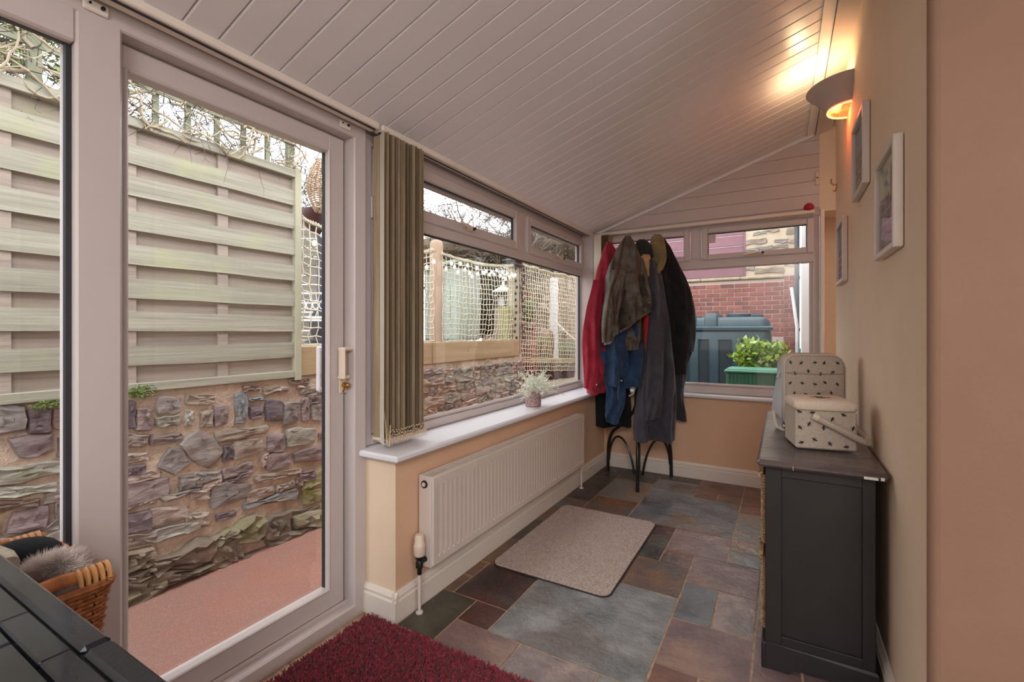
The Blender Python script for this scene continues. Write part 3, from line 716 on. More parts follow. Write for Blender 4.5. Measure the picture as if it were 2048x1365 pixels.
# pictures -------------------------------------------------------
M_frame = mat('white_frame', srgb(218, 204, 194), .4)
M_paper = mat('sketch_paper', srgb(206, 196, 172), .8, srgb(188, 182, 164), 20)
M_pg = glass_mat('picture_glass', refl=.08)
M_ink = mat('ink_line', srgb(86, 82, 88), .8)
def picture(y0, y1, z0, z1, label, cols, seed):
    p = thing('picture_frame', label, 'picture', (XR, (y0 + y1) / 2, z0), 'framed city sketches')
    xf = XR - .026; w = .02
    m = MB()
    for a in ((y0, z0, y0 + w, z1), (y1 - w, z0, y1, z1), (y0, z0, y1, z0 + w), (y0, z1 - w, y1, z1)): m.box(xf, a[0], a[1], XR - .001, a[2], a[3], .0025)
    m.build('frame', M_frame, p)
    MB().box(XR - .010, y0 + .01, z0 + .01, XR - .004, y1 - .01, z1 - .01).build('print', M_paper, p)
    r = random.Random(seed); iy0, iy1, iz0, iz1 = y0 + w, y1 - w, z0 + w, z1 - w; WW = iy1 - iy0; HH = iz1 - iz0
    xs = XR - .0108
    # a town sketch: sky wash, rows of terraces, a tower and hills
    groups = {}
    def q(k, pts): groups.setdefault(k, MB()).prism([(xs, a, b) for a, b in pts], (.0005, 0, 0))
    q(cols[0], [(iy0, iz0 + HH * .55), (iy1, iz0 + HH * .55), (iy1, iz1), (iy0, iz1)])
    xs -= .0006
    for k in range(6): a = iy0 + WW * r.random() * .8; b = iz0 + HH * (.65 + .3 * r.random()); q(cols[1], [(a, b), (a + .04, b - .005), (a + .06, b + .01), (a + .03, b + .02)])
    for row in range(4):
        zb = iz0 + HH * (.04 + .14 * row); n = 7
        for k in range(n):
            a = iy0 + WW * k / n; b = a + WW / n * .92; h = HH * (.09 + .04 * r.random())
            q(cols[2 + (k + row) % 3], [(a, zb), (b, zb), (b, zb + h), ((a + b) / 2, zb + h * 1.35), (a, zb + h)])
        q('white', [(iy0, zb + HH * .115), (iy1, zb + HH * .125), (iy1, zb + HH * .135), (iy0, zb + HH * .125)])
    ta = iy0 + WW * .3; q('ink', [(ta, iz0 + HH * .5), (ta + .02, iz0 + HH * .5), (ta + .018, iz0 + HH * .8), (ta + .01, iz0 + HH * .9), (ta + .002, iz0 + HH * .8)])
    xs -= .0006
    for k in range(16):
        a = iy0 + WW * r.random(); b = iz0 + HH * .55 * r.random(); q('ink', [(a, b), (a + .003, b), (a + .003, b + .025), (a, b + .025)])
    for k, mb in groups.items():
        mm = M_ink if k == 'ink' else (M_white if k == 'white' else k)
        mb.build('artwork', mm, p)['kind'] = 'stuff'
    MB().box(XR - .0165, y0 + .012, z0 + .012, XR - .0150, y1 - .012, z1 - .012).build('pane', M_pg, p)
wash = lambda n, c: mat('wash_' + n, srgb(*c), .8)
A_ = [wash('blue', (146, 160, 172)), wash('cloud', (176, 176, 172)), wash('mauve', (150, 122, 126)), wash('tan', (170, 146, 120)), wash('slate', (128, 134, 140))]
B_ = [wash('straw', (196, 190, 160)), wash('mist', (150, 160, 166)), A_[2], wash('pink', (168, 136, 138)), A_[4]]
picture(1.709, 2.036, 1.443, 1.770, 'white framed town sketch nearest the wall corner, with pink terraces', B_, 2)
picture(2.300, 2.640, 1.790, 2.118, 'white framed town sketch in blue tones just below the wall light', A_, 5)
picture(3.034, 3.385, 1.470, 1.818, 'white framed grey town sketch hanging farthest back and lowest', [B_[1]] + A_[1:], 9)

# wall light -----------------------------------------------------
M_shade = mat('white_plaster_shade', srgb(190, 178, 172), .6)
wlt = thing('wall_light', 'white half-bowl uplighter on the cream wall, glowing red below', 'wall light', (XR, 2.97, 2.36))
rings_o, rings_i = [], []
def half(rz, ry, rx, inset=0, n=20): return [(XR - (rx - inset) * math.sin(PI * k / n), 2.97 - (ry - inset) * math.cos(PI * k / n), rz) for k in range(n + 1)]
prof = [(2.352, .098, .09), (2.362, .112, .10), (2.385, .128, .112), (2.42, .155, .14), (2.452, .188, .178), (2.468, .200, .192)]
outer = [half(*p) for p in prof]; inner = [half(z_ + .004, a, b, .006) for z_, a, b in prof[::-1]]
m = MB().loft(outer + inner, False, False, closed=False); m.build('shade', M_shade, wlt, smooth=True, angle=60)
M_red = mat('red_stained_glass', srgb(235, 70, 40), .3, srgb(250, 150, 90), 60, lo=.4, hi=.6, emis=(1, .13, .04, 1), estr=.9)
m = MB().prism([(x, y, 2.356) for x, y, _ in half(0, .108, .098)], (0, 0, .004)); m.build('glass_disc', M_red, wlt)
m = MB().tube(half(2.352, .104, .095), .005, 6); m.build('glass_rim', mat('hot_glass_rim', srgb(255, 200, 150), .3, emis=(1, .45, .2, 1), estr=1.2), wlt, smooth=True)
MB().box(XR - .03, 2.955, 2.40, XR - .001, 2.985, 2.44, .003).build('lamp_holder', M_shade, wlt)
m = MB().ball((.215, 2.97, 2.44), .018, .018, .026, 12, 8); m.build('bulb', mat('lit_bulb', (1, .9, .7, 1), .4, emis=(1, .78, .45, 1), estr=12), wlt, smooth=True)
# hold-back hook and corner bracket
hk = thing('curtain_hook', 'brass hold-back hook high on the wall near the far corner', 'hook', (XR, 3.62, 1.95))
hz = 2.08
m = MB(); m.tube([(XR - .001, 3.60, 2.13), (XR - .02, 3.60, 2.135), (XR - .034, 3.60, 2.15), (XR - .03, 3.60, 2.175)], .004, 8); m.tube([(XR - .001, 3.60, 2.12), (XR - .012, 3.60, 2.09), (XR - .022, 3.60, 2.10)], .0035, 8)
m.lathe([(.012, 0), (.010, .004)], (XR - .0015, 3.60, 2.13), 12, M=Matrix.Rotation(-PI / 2, 4, 'Y')); m.build('hook', M_brass, hk, smooth=True)
hk.location = (XR, 3.60, 2.13)
for c in hk.children: c.location = (0, 0, 0)
for c in hk.children:
    for v in c.data.vertices: v.co += Vector((XR, 3.62, 1.95)) - Vector((XR, 3.60, 2.13))
cb = thing('wall_bracket', 'small cream bracket in the far right corner above the window', 'bracket', (.22, YF - .01, 2.3))
m = MB(); m.box(.205, YF - .012, 2.262, .232, YF - .001, 2.355, .003); m.build('plate', M_cream_plastic, cb)
MB().tube([(.218, YF - .012, 2.315), (.218, YF - .016, 2.315)], .005, 10).build('screw', M_darkmetal, cb)

# potted plant ---------------------------------------------------
pp = at(1066, 813, Z=.695); pp.x = -1.455
pot = thing('potted_plant', 'pale silvery plant in a textured pink pot on the window sill', 'potted plant', pp)
M_pot = mat('pink_pot', srgb(178, 150, 146), .7, srgb(140, 112, 110), 90, lo=.45, hi=.55, bump=.002, bscale=90)
m = MB().lathe([(.046, 0), (.053, .006), (.054, .10), (.050, .104), (.047, .10), (.046, .08)], pp, 28, cap1=True); m.build('pot', M_pot, pot, smooth=True)
MB().lathe([(.047, .07), (.047, .085), (.01, .09)], pp, 20).build('soil', mat('soil', srgb(60, 48, 40), .9), pot)
M_plant = mat('silver_foliage', srgb(250, 250, 238), .8, srgb(226, 228, 204), 40, rv=.1)
r_ = random.Random(11); m = MB(); lf = MB()
for k in range(120):
    a = r_.uniform(0, 2 * PI); el = r_.uniform(.25, 1.35); L0 = r_.uniform(.15, .27)
    p0 = pp + Vector((r_.uniform(-.02, .02), r_.uniform(-.02, .02), .085)); d = Vector((math.cos(a) * math.cos(el), math.sin(a) * math.cos(el), math.sin(el)))
    if p0.x + d.x * L0 < -1.535: d.x = abs(d.x) * .4
    pts = [p0 + d * L0 * t_ + Vector((0, 0, -.05 * t_ * t_ * L0 / .15)) for t_ in (0, .35, .7, 1)]
    m.tube(pts, [.0022, .0018, .0013, .0008], 4)
    for j in range(16):
        t_ = .3 + .7 * j / 16; q = p0 + d * L0 * t_ + Vector((0, 0, -.05 * t_ * t_ * L0 / .15))
        dd = Vector((r_.gauss(0, 1), r_.gauss(0, 1), r_.gauss(.3, 1))).normalized(); w_ = dd.orthogonal().normalized() * .0022; ln = r_.uniform(.014, .03)
        if q.x + dd.x * ln < -1.54: continue
        lf.add([q - w_ * .5, q + dd * ln * .5 - w_, q + dd * ln, q + dd * ln * .5 + w_], [(0, 1, 2, 3)])
m.build('stems', M_plant, pot); lf.build('foliage', M_plant, pot)['kind'] = 'stuff'

# black tiled counter -------------------------------------------
M_ctile = mat('black_slate_tile', srgb(22, 24, 30), .08, srgb(44, 48, 56), 5, lo=.4, hi=.75, bump=.0006, bscale=14, rough2=.16)
M_cgrout = mat('dark_grout', srgb(30, 30, 32), .7)
M_cedge = mat('matt_black_edge', srgb(24, 24, 26), .55, bump=.0008, bscale=120)
ct = thing('counter', 'counter topped with glossy black slate tiles in the near corner', 'counter', (-.9, -.15, 0))
MB().box(-1.35, -.55, .0, -.36, .165, .86, .004).build('base_cabinet', M_cab, ct)
m = MB(); m.box(-1.40, -.60, .865, -.33, .196, .893); m.build('bed', M_cgrout, ct)
MB().box(-1.41, .1765, .862, -.572, .2, .8998, .004).build('edge_tile', M_ctile, ct)
MB().box(-.570, .1765, .862, -.32, .2, .8998, .004).build('edge_tile', M_cedge, ct)['label'] = 'matt black edge tile'
for row in range(7):
    y1 = .172 - .115 * row if row else .1735; w_ = .115 if row else .0
    ya = .1735 - .1150 * row; yb = ya - .1115; off = .06 if row % 2 else 0
    if row == 0: ya, yb = .1735, .1500
    else: ya, yb = .148 - .115 * (row - 1), .148 - .115 * row + .003
    x = -1.40 - off
    while x < -.33:
        xa, xb = max(x + .0012, -1.399), min(x + (.118 if row == 0 else .115), -.331)
        if xb - xa > .01: MB().box(xa, yb, .885, xb, ya, .8995 + rnd.uniform(-.0004, .0004), .0018).build('tile', M_ctile, ct)
        x += .1165
# wire rack carrying a wicker basket of hats ---------------------
M_wire = mat('black_wire', srgb(18, 18, 18), .4)
rk = thing('wire_rack', 'black wire rack behind the counter carrying the hat basket', 'rack', (-1.27, .38, 0))
m = MB()
RX0, RX1, RYa, RYb = -1.50, -1.20, .225, .388
for x in (RX0, RX1):
    for y_ in (RYa, RYb): m.tube([(x, y_, 0), (x, y_, .545 if x > -1.2 or y_ < .3 else .70)], .005, 6)
m.build('post', M_wire, rk)
for zz in (.12, .52):
    m = MB(); m.tube([(RX0, RYa, zz), (RX1, RYa, zz), (RX1, RYb, zz), (RX0, RYb, zz), (RX0, RYa, zz)], .004, 6)
    for k in range(1, 12): y_ = RYa + (RYb - RYa) * k / 12; m.tube([(RX0, y_, zz), (RX1, y_, zz)], .002, 5)
    m.build('shelf', M_wire, rk)
m = MB(); m.tube([(RX0, RYa, .70), (RX0, RYb, .70)], .0035, 6)
for k in range(1, 6): y_ = RYa + (RYb - RYa) * k / 6; m.tube([(RX0, y_, .52), (RX0, y_, .70)], .002, 5)
m.build('side_rail', M_wire, rk)
BX0, BX1, BY0, BY1, BZ0, BZ1 = -1.47, -1.15, .215, .405, .526, .70
M_wickb = mat('honey_wicker', srgb(176, 112, 62), .5, srgb(136, 78, 40), 60, bump=.001, bscale=60)
M_cane = mat('varnished_cane', srgb(188, 116, 62), .35, srgb(160, 92, 46), 12, (1, 6, 1))
M_wrap = mat('pale_cane_wrap', srgb(206, 152, 98), .45)
wb = thing('wicker_basket', 'honey coloured wicker basket of hats with thick cane handles, behind the counter', 'basket', (-1.29, .325, BZ0))
m = MB(); zz = BZ0 + .006
def rr(t, z_, o=0):
    f = (z_ - BZ0) / (BZ1 - BZ0); g = .018 * (1 - f)
    return rounded_rect(BX0 + g - o, BY0 + g - o, BX1 - g + o, BY1 - g + o, .03, 4)
m.loft([[(x, y_, z_) for x, y_ in rr(0, z_, -.006)] for z_ in (BZ0 + .002, BZ1 - .01)], True, False); m.build('lining', mat('basket_inner', srgb(96, 60, 34), .8), wb)
m = MB(); k = 0
while zz < BZ1:
    q = rr(0, zz); n_ = len(q)
    dense = []
    for i in range(n_):
        a = Vector((*q[i], zz)); b = Vector((*q[(i + 1) % n_], zz)); st = max(1, int((b - a).length / .012))
        for j in range(st): dense.append(a.lerp(b, j / st))
    c0 = Vector(((BX0 + BX1) / 2, (BY0 + BY1) / 2, zz))
    dense = [p + (p - c0).normalized() * (.0025 if (i + k) % 2 else -.0025) for i, p in enumerate(dense)]; dense.append(dense[0])
    m.tube(dense, .0044, 5, cap=False); zz += .0082; k += 1
m.build('weave', M_wickb, wb, smooth=True)['kind'] = 'stuff'
m = MB(); q = [Vector((x, y_, BZ1)) for x, y_ in rr(0, BZ1, .004)]; q.append(q[0])
for dz, o in ((0, .0), (.006, .003), (.010, -.003)): m.tube([p + Vector((0, 0, dz)) + (p - Vector((-1.29, .325, BZ1))).normalized() * o for p in q], .005, 6)
m.build('rim', M_wickb, wb, smooth=True)
for x in (BX0 - .004, BX1 - .018):
    m = MB(); m.tube([(x, BY0 + .03, BZ1 + .022), (x - .002, .33, BZ1 + .03), (x, BY1 - .018, BZ1 + .024)], .0135, 12); h_ = m.build('handle', M_cane, wb, smooth=True)
    m = MB()
    for j in range(5):
        yy = (.355 if x > -1.2 else .335) + .011 * j
        c0 = Vector((x, yy, BZ1 + .014)); m.tube([c0 + Vector((.0185 * math.cos(a), 0, .026 * math.sin(a))) for a in [2 * PI * i / 12 for i in range(13)]], .0042, 6, cap=False)
    m.build('binding', M_wrap, h_, smooth=True)
# hats in the basket
M_fur = mat('grey_brown_fur', srgb(244, 232, 224), .9, srgb(190, 168, 156), 14, sheen=.3)
fc = Vector((-1.228, .338, .718))
fur = thing('fur_hat', 'grey-brown fluffy fur hat lying in the wicker basket', 'hat', fc)
MB().ball(fc, .050, .047, .038, 16, 10).build('crown', M_fur, fur, smooth=True)
r_ = random.Random(8); m = MB()
for k in range(9000):
    a = r_.uniform(0, 2 * PI); u_ = r_.uniform(-.25, 1); rr_ = math.sqrt(max(0, 1 - u_ * u_)); nrm = Vector((rr_ * math.cos(a), rr_ * math.sin(a), u_))
    p0 = fc + Vector((nrm.x * .049, nrm.y * .046, nrm.z * .037)); sw = Vector((math.sin(p0.y * 60), math.cos(p0.x * 50), -.3)) * .5
    d = (nrm + sw + Vector((r_.gauss(0, .25), r_.gauss(0, .25), r_.gauss(0, .25)))).normalized(); ln = r_.uniform(.014, .034); w_ = d.orthogonal().normalized() * .0009
    m.add([p0 - w_, p0 + w_, p0 + d * ln + Vector((0, 0, -.006))], [(0, 1, 2)])
m.build('fur', M_fur, fur, recalc=False)['kind'] = 'stuff'
cp = Vector((-1.40, .33, .715))
o = MB().ball(cp, .05, .07, .042, 18, 10).build('woolly_hat', mat('black_wool', srgb(20, 22, 26), .95, bump=.002, bscale=120), smooth=True); tag(o, 'black knitted hat in the wicker basket beside the fur hat', 'hat')
cp = Vector((-1.35, .265, .735))
m = MB().ball(cp, .06, .032, .022, 16, 8); m.tube([cp + Vector((-.05, .02, .02)), cp + Vector((0, .035, .012)), cp + Vector((.05, .03, .012))], .014, 10)
o = m.build('scarf', mat('cream_wool', srgb(206, 194, 172), .95, srgb(180, 168, 148), 80, bump=.002, bscale=150), smooth=True); tag(o, 'cream woollen scarf tucked at the near side of the wicker basket', 'scarf')
cp = Vector((-1.19, .365, .718))
o = MB().ball(cp, .03, .022, .022, 12, 8).build('glove', mat('blue_grey_knit', srgb(120, 124, 142), .9, bump=.002, bscale=160), smooth=True); tag(o, 'blue-grey knitted glove in the basket next to the cane handle', 'glove')
# ================================================================ COAT STAND AND COATS
SC = Vector((-1.012, 3.785, 0))
st = thing('coat_stand', 'black bentwood coat stand piled with coats in the far corner', 'coat stand', SC)
m = MB().tube([SC + Vector((0, 0, .06)), SC + Vector((0, 0, 1.80))], .017, 12); m.ball(SC + Vector((0, 0, 1.815)), .024); m.build('pole', M_black, st, smooth=True)
def bez(P, n=14):
    out = []
    for i in range(n + 1):
        t = i / n; q = [Vector(p) for p in P]
        while len(q) > 1: q = [q[k].lerp(q[k + 1], t) for k in range(len(q) - 1)]
        out.append(q[0])
    return out
for ang in (-76, 161, 45):
    a = math.radians(ang); d = Vector((math.cos(a), math.sin(a), 0)); P = lambda r, z: SC + d * r + Vector((0, 0, z))
    pts = [P(.022, 1.02), P(.022, .66)] + bez([P(.022, .60), P(.05, .50), P(.16, .42), P(.24, .36)], 6) + bez([P(.25, .35), P(.31, .28), P(.30, .15), P(.305, .0)], 8)
    m = MB().tube(pts, .0135, 10); m.build('leg', M_black, st, smooth=True)
    m = MB().tube(bez([P(.292, .10), P(.28, .40), P(.10, .42), P(.045, .10), P(.04, .03)], 18), .009, 8); m.build('arch', M_black, st, smooth=True)
    m = MB().tube(bez([P(.02, 1.35), P(.05, 1.6), P(.02, 1.72), P(.14, 1.78), P(.17, 1.86)], 12), .011, 8); m.build('hook', M_black, st, smooth=True)
    m = MB().tube(bez([P(.02, 1.30), P(.10, 1.30), P(.12, 1.42)], 8), .010, 8); m.build('hook', M_black, st, smooth=True)

def interp(levels, n):
    vs = [l[0] for l in levels]; out = []
    for i in range(n + 1):
        v = vs[0] + (vs[-1] - vs[0]) * i / n; k = 0
        while k < len(vs) - 2 and v > vs[k + 1]: k += 1
        t = (v - vs[k]) / (vs[k + 1] - vs[k])
        p0 = levels[max(k - 1, 0)]; p1 = levels[k]; p2 = levels[k + 1]; p3 = levels[min(k + 2, len(vs) - 1)]
        row = [v]
        for c in range(1, len(p1)):
            a, b, cc, d = p0[c], p1[c], p2[c], p3[c]
            cr = .5 * (2 * b + (cc - a) * t + (2 * a - 5 * b + 4 * cc - d) * t * t + (3 * b - a - 3 * cc + d) * t ** 3)
            lo, hi = min(b, cc) - 3, max(b, cc) + 3
            row.append(min(max(cr, lo), hi))
        out.append(row)
    return out
def cloth(levels, D, thick, amp=.016, freq=38, seed=0, n=34, npt=64, slope=0.0, hem=.004, expo=.8, tilt=0.0):
    """A hanging garment as one closed surface: levels are (v, left, right) silhouette measurements at viewing distance D."""
    r = random.Random(seed); ph = [r.uniform(0, 6.28) for _ in range(6)]; rings = []
    rows = interp(levels, n); H = len(rows)
    for i, (v, ul, ur) in enumerate(rows):
        t = i / (H - 1); dd = D + slope * (t - .5)
        c = at((ul + ur) / 2, v, D=dd); hw = max(.006, (ur - ul) / 2 * dd / FPX); ht = thick * (.30 + .70 * min(1, t * 2.2)) * min(1, .35 + hw / .12)
        ring = []
        for k in range(npt):
            th = 2 * PI * k / npt; cx, sy = math.cos(th), math.sin(th)
            x = hw * math.copysign(abs(cx) ** expo, cx); y = ht * math.copysign(abs(sy) ** expo, sy)
            A = amp * (.35 + .65 * min(1, t * 1.6))
            wx = x + .02 * math.sin(t * 5 + ph[3])
            fold = A * (math.sin(freq * wx + ph[0] + 1.6 * t) + .55 * math.sin(freq * 1.9 * wx + ph[1] - 2.2 * t) + .35 * math.sin(freq * 3.3 * wx + ph[4] + t * 6))
            q = Vector((c.x * 9, c.y * 9 + x * 12, c.z * 9)); fold *= 1.5; fold += A * 1.5 * noise.noise(q * 1.3 + Vector((ph[2], k * .0, x * 14)))
            fold += A * .9 * noise.noise(Vector((x * 22, c.z * 26, ph[5] + (0 if sy > 0 else 9))))
            side = abs(sy) ** .6
            zz = c.z + (hem * 2.2 * math.sin(x * 30 + ph[2]) if i > H - 3 else 0)
            zz += tilt * (x / hw) * t * t
            p = Vector((c.x, c.y, zz)) + RIGHT * (x + .25 * fold * (1 - side)) + FWD * (y + fold * side)
            ring.append(p)
        rings.append(ring)
    m = MB(); last = rings[-1]; cen = sum(last, Vector()) / len(last)
    rings.append([cen + (p - cen) * .93 + Vector((0, 0, .012)) for p in last]); rings.append([cen + (p - cen) * .80 + Vector((0, 0, .06)) for p in last])
    return m.loft(rings)
def fabric(n, a, b, rough=.85, sc=12, bump=.012, sheen=.15, bs=14): return mat(n, srgb(*a), rough, srgb(*b), sc, bump=bump, bscale=bs, sheen=sheen)
F_red = fabric('crimson_fabric', (160, 22, 48), (138, 16, 40)); F_brown = fabric('brown_waxed_leather', (94, 82, 70), (70, 60, 50), .4, 9, .022, 0, 11)
F_navy = fabric('blue_fabric', (30, 64, 100), (22, 48, 80)); F_char = fabric('charcoal_fabric', (62, 59, 68), (50, 47, 55)); F_black = fabric('black_fabric', (10, 10, 12), (15, 15, 19), .9, sheen=.02)
F_scar = fabric('scarlet_fabric', (196, 34, 30), (170, 26, 26)); F_khaki = fabric('khaki_fabric', (128, 112, 76), (106, 92, 60)); F_dkgreen = fabric('dark_green_fabric', (26, 32, 28), (20, 24, 24))
F_beige = fabric('beige_fabric', (178, 142, 104), (150, 116, 84)); F_dknavy = fabric('dark_navy_fabric', (26, 34, 46), (20, 26, 36), .6)
hang = 'coats on the black coat stand'
def coat(name, label, cat, base, parts):
    o = thing(name, label, cat, base, hang)
    for nm, mb, mt, lab in parts:
        c = mb.build(nm, mt, o, smooth=True, angle=75)
        if lab: c['label'] = lab
    return o
def B(u, v, D): return at(u, v, D=D)
M_button = mat('pale_button', srgb(220, 214, 200), .4); M_zip = mat('dull_zip', srgb(130, 126, 120), .4, metal=.6)
def dots(pts, D, r=.007):
    m = MB()
    for u, v in pts: m.ball(at(u, v, D=D), r, r, r, 8, 6)
    return m
def line(pts, D, r=.004):
    return MB().tube([at(u, v, D=D) for u, v in pts], r, 6)
# crimson coat at the back left
coat('coat', 'long crimson coat hanging at the left over the window sill', 'coat', B(1195, 780, 3.66), [
    ('body', cloth([(484, 1214, 1222), (500, 1206, 1232), (540, 1194, 1250), (600, 1181, 1255), (658, 1166, 1255), (717, 1166, 1255), (760, 1168, 1252), (786, 1174, 1226)], 3.68, .07, .020, 34, 2), F_red, None),
    ('sleeve', cloth([(560, 1186, 1206), (620, 1172, 1204), (680, 1164, 1200), (740, 1166, 1198), (778, 1168, 1196)], 3.585, .03, .008, 40, 12), F_red, None),
    ('button', dots([(1193, 770)], 3.545, .006), M_button, None)])
# black coat on the right and a dark one behind it
coat('coat', 'large black coat hanging on the right side of the coat stand', 'coat', B(1350, 745, 3.75), [
    ('body', cloth([(478, 1310, 1330), (495, 1304, 1341), (520, 1302, 1353), (560, 1306, 1372), (611, 1312, 1387), (658, 1316, 1388), (700, 1318, 1384), (728, 1322, 1374), (746, 1324, 1372)], 3.74, .085, .014, 30, 3), F_black, None),
    ('sleeve', cloth([(570, 1362, 1378), (620, 1364, 1390), (670, 1366, 1391), (706, 1368, 1387)], 3.70, .035, .006, 40, 9), F_dknavy, 'dark navy sleeve')])
coat('coat', 'dark navy coat whose hem shows low behind the black coat', 'coat', B(1360, 830, 3.86), [
    ('body', cloth([(600, 1322, 1366), (680, 1326, 1372), (740, 1334, 1373), (790, 1340, 1366), (841, 1342, 1373)], 3.80, .05, .010, 34, 6), F_dknavy, None)])
coat('trousers', 'black waterproof trousers hanging low at the back left of the stand', 'trousers', B(1225, 850, 3.93), [
    ('body', cloth([(700, 1196, 1262), (780, 1192, 1260), (820, 1192, 1262), (853, 1192, 1262)], 3.90, .045, .008, 30, 8), F_black, None)])
# blue jacket
coat('jacket', 'blue jacket hanging beneath the brown leather jacket', 'jacket', B(1235, 770, 3.62), [
    ('body', cloth([(560, 1225, 1268), (620, 1208, 1280), (680, 1201, 1288), (730, 1199, 1289), (762, 1202, 1285), (774, 1210, 1278)], 3.62, .075, .024, 36, 15), F_navy, None),
    ('sleeve', cloth([(755, 1208, 1250), (785, 1212, 1252), (815, 1211, 1248), (846, 1212, 1236)], 3.60, .035, .012, 60, 21), F_navy, None),
    ('button', dots([(1243, 762), (1288, 741)], 3.53, .007), M_button, None),
    ('zip', line([(1232, 680), (1234, 730), (1236, 770), (1236, 800)], 3.525, .003), M_zip, None)])
coat('jacket', 'scarlet jacket showing as a red strip between brown and charcoal coats', 'jacket', B(1294, 725, 3.63), [
    ('body', cloth([(560, 1286, 1304), (620, 1286, 1306), (660, 1288, 1303), (700, 1289, 1299), (732, 1290, 1295)], 3.56, .03, .006, 60, 5), F_scar, None)])
# charcoal long coat in front right
coat('coat', 'long charcoal coat hanging lowest in front on the stand', 'coat', B(1305, 870, 3.55), [
    ('body', cloth([(520, 1298, 1308), (545, 1294, 1322), (590, 1296, 1329), (640, 1296, 1337), (696, 1292, 1342), (740, 1286, 1348), (800, 1274, 1352), (850, 1266, 1350), (880, 1268, 1348)], 3.55, .075, .018, 34, 31), F_char, None),
    ('sleeve', cloth([(640, 1300, 1326), (700, 1296, 1327), (760, 1293, 1326), (815, 1290, 1324), (838, 1288, 1322)], 3.465, .035, .008, 46, 17), F_char, None),
    ('cuff', cloth([(832, 1294, 1320), (856, 1296, 1318)], 3.49, .022, .004, 60, 4, n=8), F_char, None)])
# brown leather jacket in front left
coat('jacket', 'creased brown leather jacket hanging in front at the left', 'jacket', B(1245, 690, 3.50), [
    ('body', cloth([(471, 1251, 1260), (480, 1244, 1266), (500, 1231, 1275), (534, 1219, 1289), (575, 1211, 1296), (610, 1206, 1302), (640, 1205, 1302), (652, 1207, 1300)], 3.50, .070, .026, 36, 41, tilt=.115), F_brown, None),
    ('back_flap', cloth([(520, 1236, 1280), (580, 1226, 1292), (640, 1228, 1294), (680, 1234, 1290), (699, 1238, 1286)], 3.585, .045, .016, 40, 44), F_brown, None),
    ('sleeve', cloth([(540, 1224, 1252), (590, 1213, 1247), (630, 1206, 1238), (665, 1204, 1230), (684, 1206, 1226)], 3.43, .035, .012, 46, 22), F_brown, None),
    ('lining', cloth([(676, 1208, 1226), (690, 1209, 1222)], 3.45, .02, .003, 60, 2, n=6), fabric('grey_lining', (150, 146, 138), (120, 116, 110)), 'pale grey cuff lining'),
    ('hem_band', MB().tube([at(u, v, D=d_) for u, v, d_ in ((1240, 664, 3.43), (1258, 654, 3.42), (1276, 638, 3.42), (1300, 622, 3.45))], .010, 8), F_brown, None),
    ('button', dots([(1284, 599), (1298, 606)], 3.43, .006), M_brass, None)])
# hats and small things on the hooks
coat('hat', 'khaki brimmed hat on the top hook of the coat stand', 'hat', B(1315, 530, 3.62), [
    ('crown', cloth([(469, 1308, 1321), (476, 1302, 1327), (495, 1301, 1331), (520, 1306, 1330), (535, 1310, 1326)], 3.58, .05, .006, 30, 7, n=18), F_khaki, None),
    ('brim', cloth([(500, 1322, 1333), (520, 1318, 1333), (540, 1312, 1326), (549, 1314, 1320)], 3.53, .02, .003, 50, 9, n=12), F_khaki, None)])
coat('cap', 'dark green cap hanging between the brown jacket and the khaki hat', 'cap', B(1288, 505, 3.60), [
    ('crown', cloth([(479, 1278, 1290), (485, 1272, 1298), (497, 1270, 1305), (510, 1276, 1308)], 3.60, .05, .004, 30, 3, n=14), F_dkgreen, None),
    ('peak', cloth([(506, 1278, 1306), (514, 1280, 1308)], 3.57, .03, .002, 30, 3, n=5), F_dkgreen, None)])
coat('glove', 'beige fabric glove hanging below the dark cap', 'glove', B(1297, 550, 3.55), [
    ('body', cloth([(509, 1284, 1300), (530, 1288, 1304), (550, 1292, 1306), (562, 1296, 1305)], 3.545, .02, .003, 50, 6, n=14), F_beige, None)])
coat('bag', 'patterned brown fabric shopping bag squeezed between the coats', 'bag', B(1296, 600, 3.56), [
    ('body', cloth([(545, 1287, 1302), (580, 1288, 1303), (615, 1290, 1304)], 3.575, .03, .004, 50, 6, n=14), fabric('brown_pattern', (128, 92, 62), (84, 52, 36), .8, 60), None)])
coat('shoe_horn', 'curved cream plastic shoe horn hanging low on the coat stand', 'shoe horn', B(1262, 790, 3.70), [
    ('body', line([(1270, 758), (1271, 775), (1267, 788), (1258, 793)], 3.70, .006), M_cream_plastic, None)])
# ================================================================ OUTSIDE
_srgb = srgb
def srgb(r, g, b):     # outdoor colours darkened to offset the sky strength raised for the interior
    c = _srgb(r, g, b); return (c[0] * .74, c[1] * .74, c[2] * .74, 1)
c_ = MB().box(.36, YEND - .3, 2.7, .95, YF + .32, 2.78).build('ceiling_recess', M_cream); tag(c_, kind='structure')
M_path = mat('pink_concrete', srgb(182, 122, 102), .85, srgb(166, 128, 114), 2.2, bump=.004, bscale=70, col3=srgb(204, 162, 146), scale3=170, lo3=.5, hi3=.75)
g = MB().box(-3.0, -8, -.2, 9, 9.0, -.12).build('ground_path', M_path); tag(g, kind='structure')
M_soil = mat('garden_soil', srgb(128, 112, 92), .95, srgb(92, 92, 62), 3, bump=.02, bscale=8)
g = MB().box(-16, -8, -.2, -2.93, 5.0, .90).build('ground_upper', M_soil); tag(g, kind='structure')
M_grav = mat('pale_gravel', srgb(190, 172, 148), .95, srgb(150, 132, 112), 30, bump=.01, bscale=60)
g = MB().box(-16, 5.0, -.2, -2.45, 16, .50).build('ground_lower', M_grav); tag(g, kind='structure')

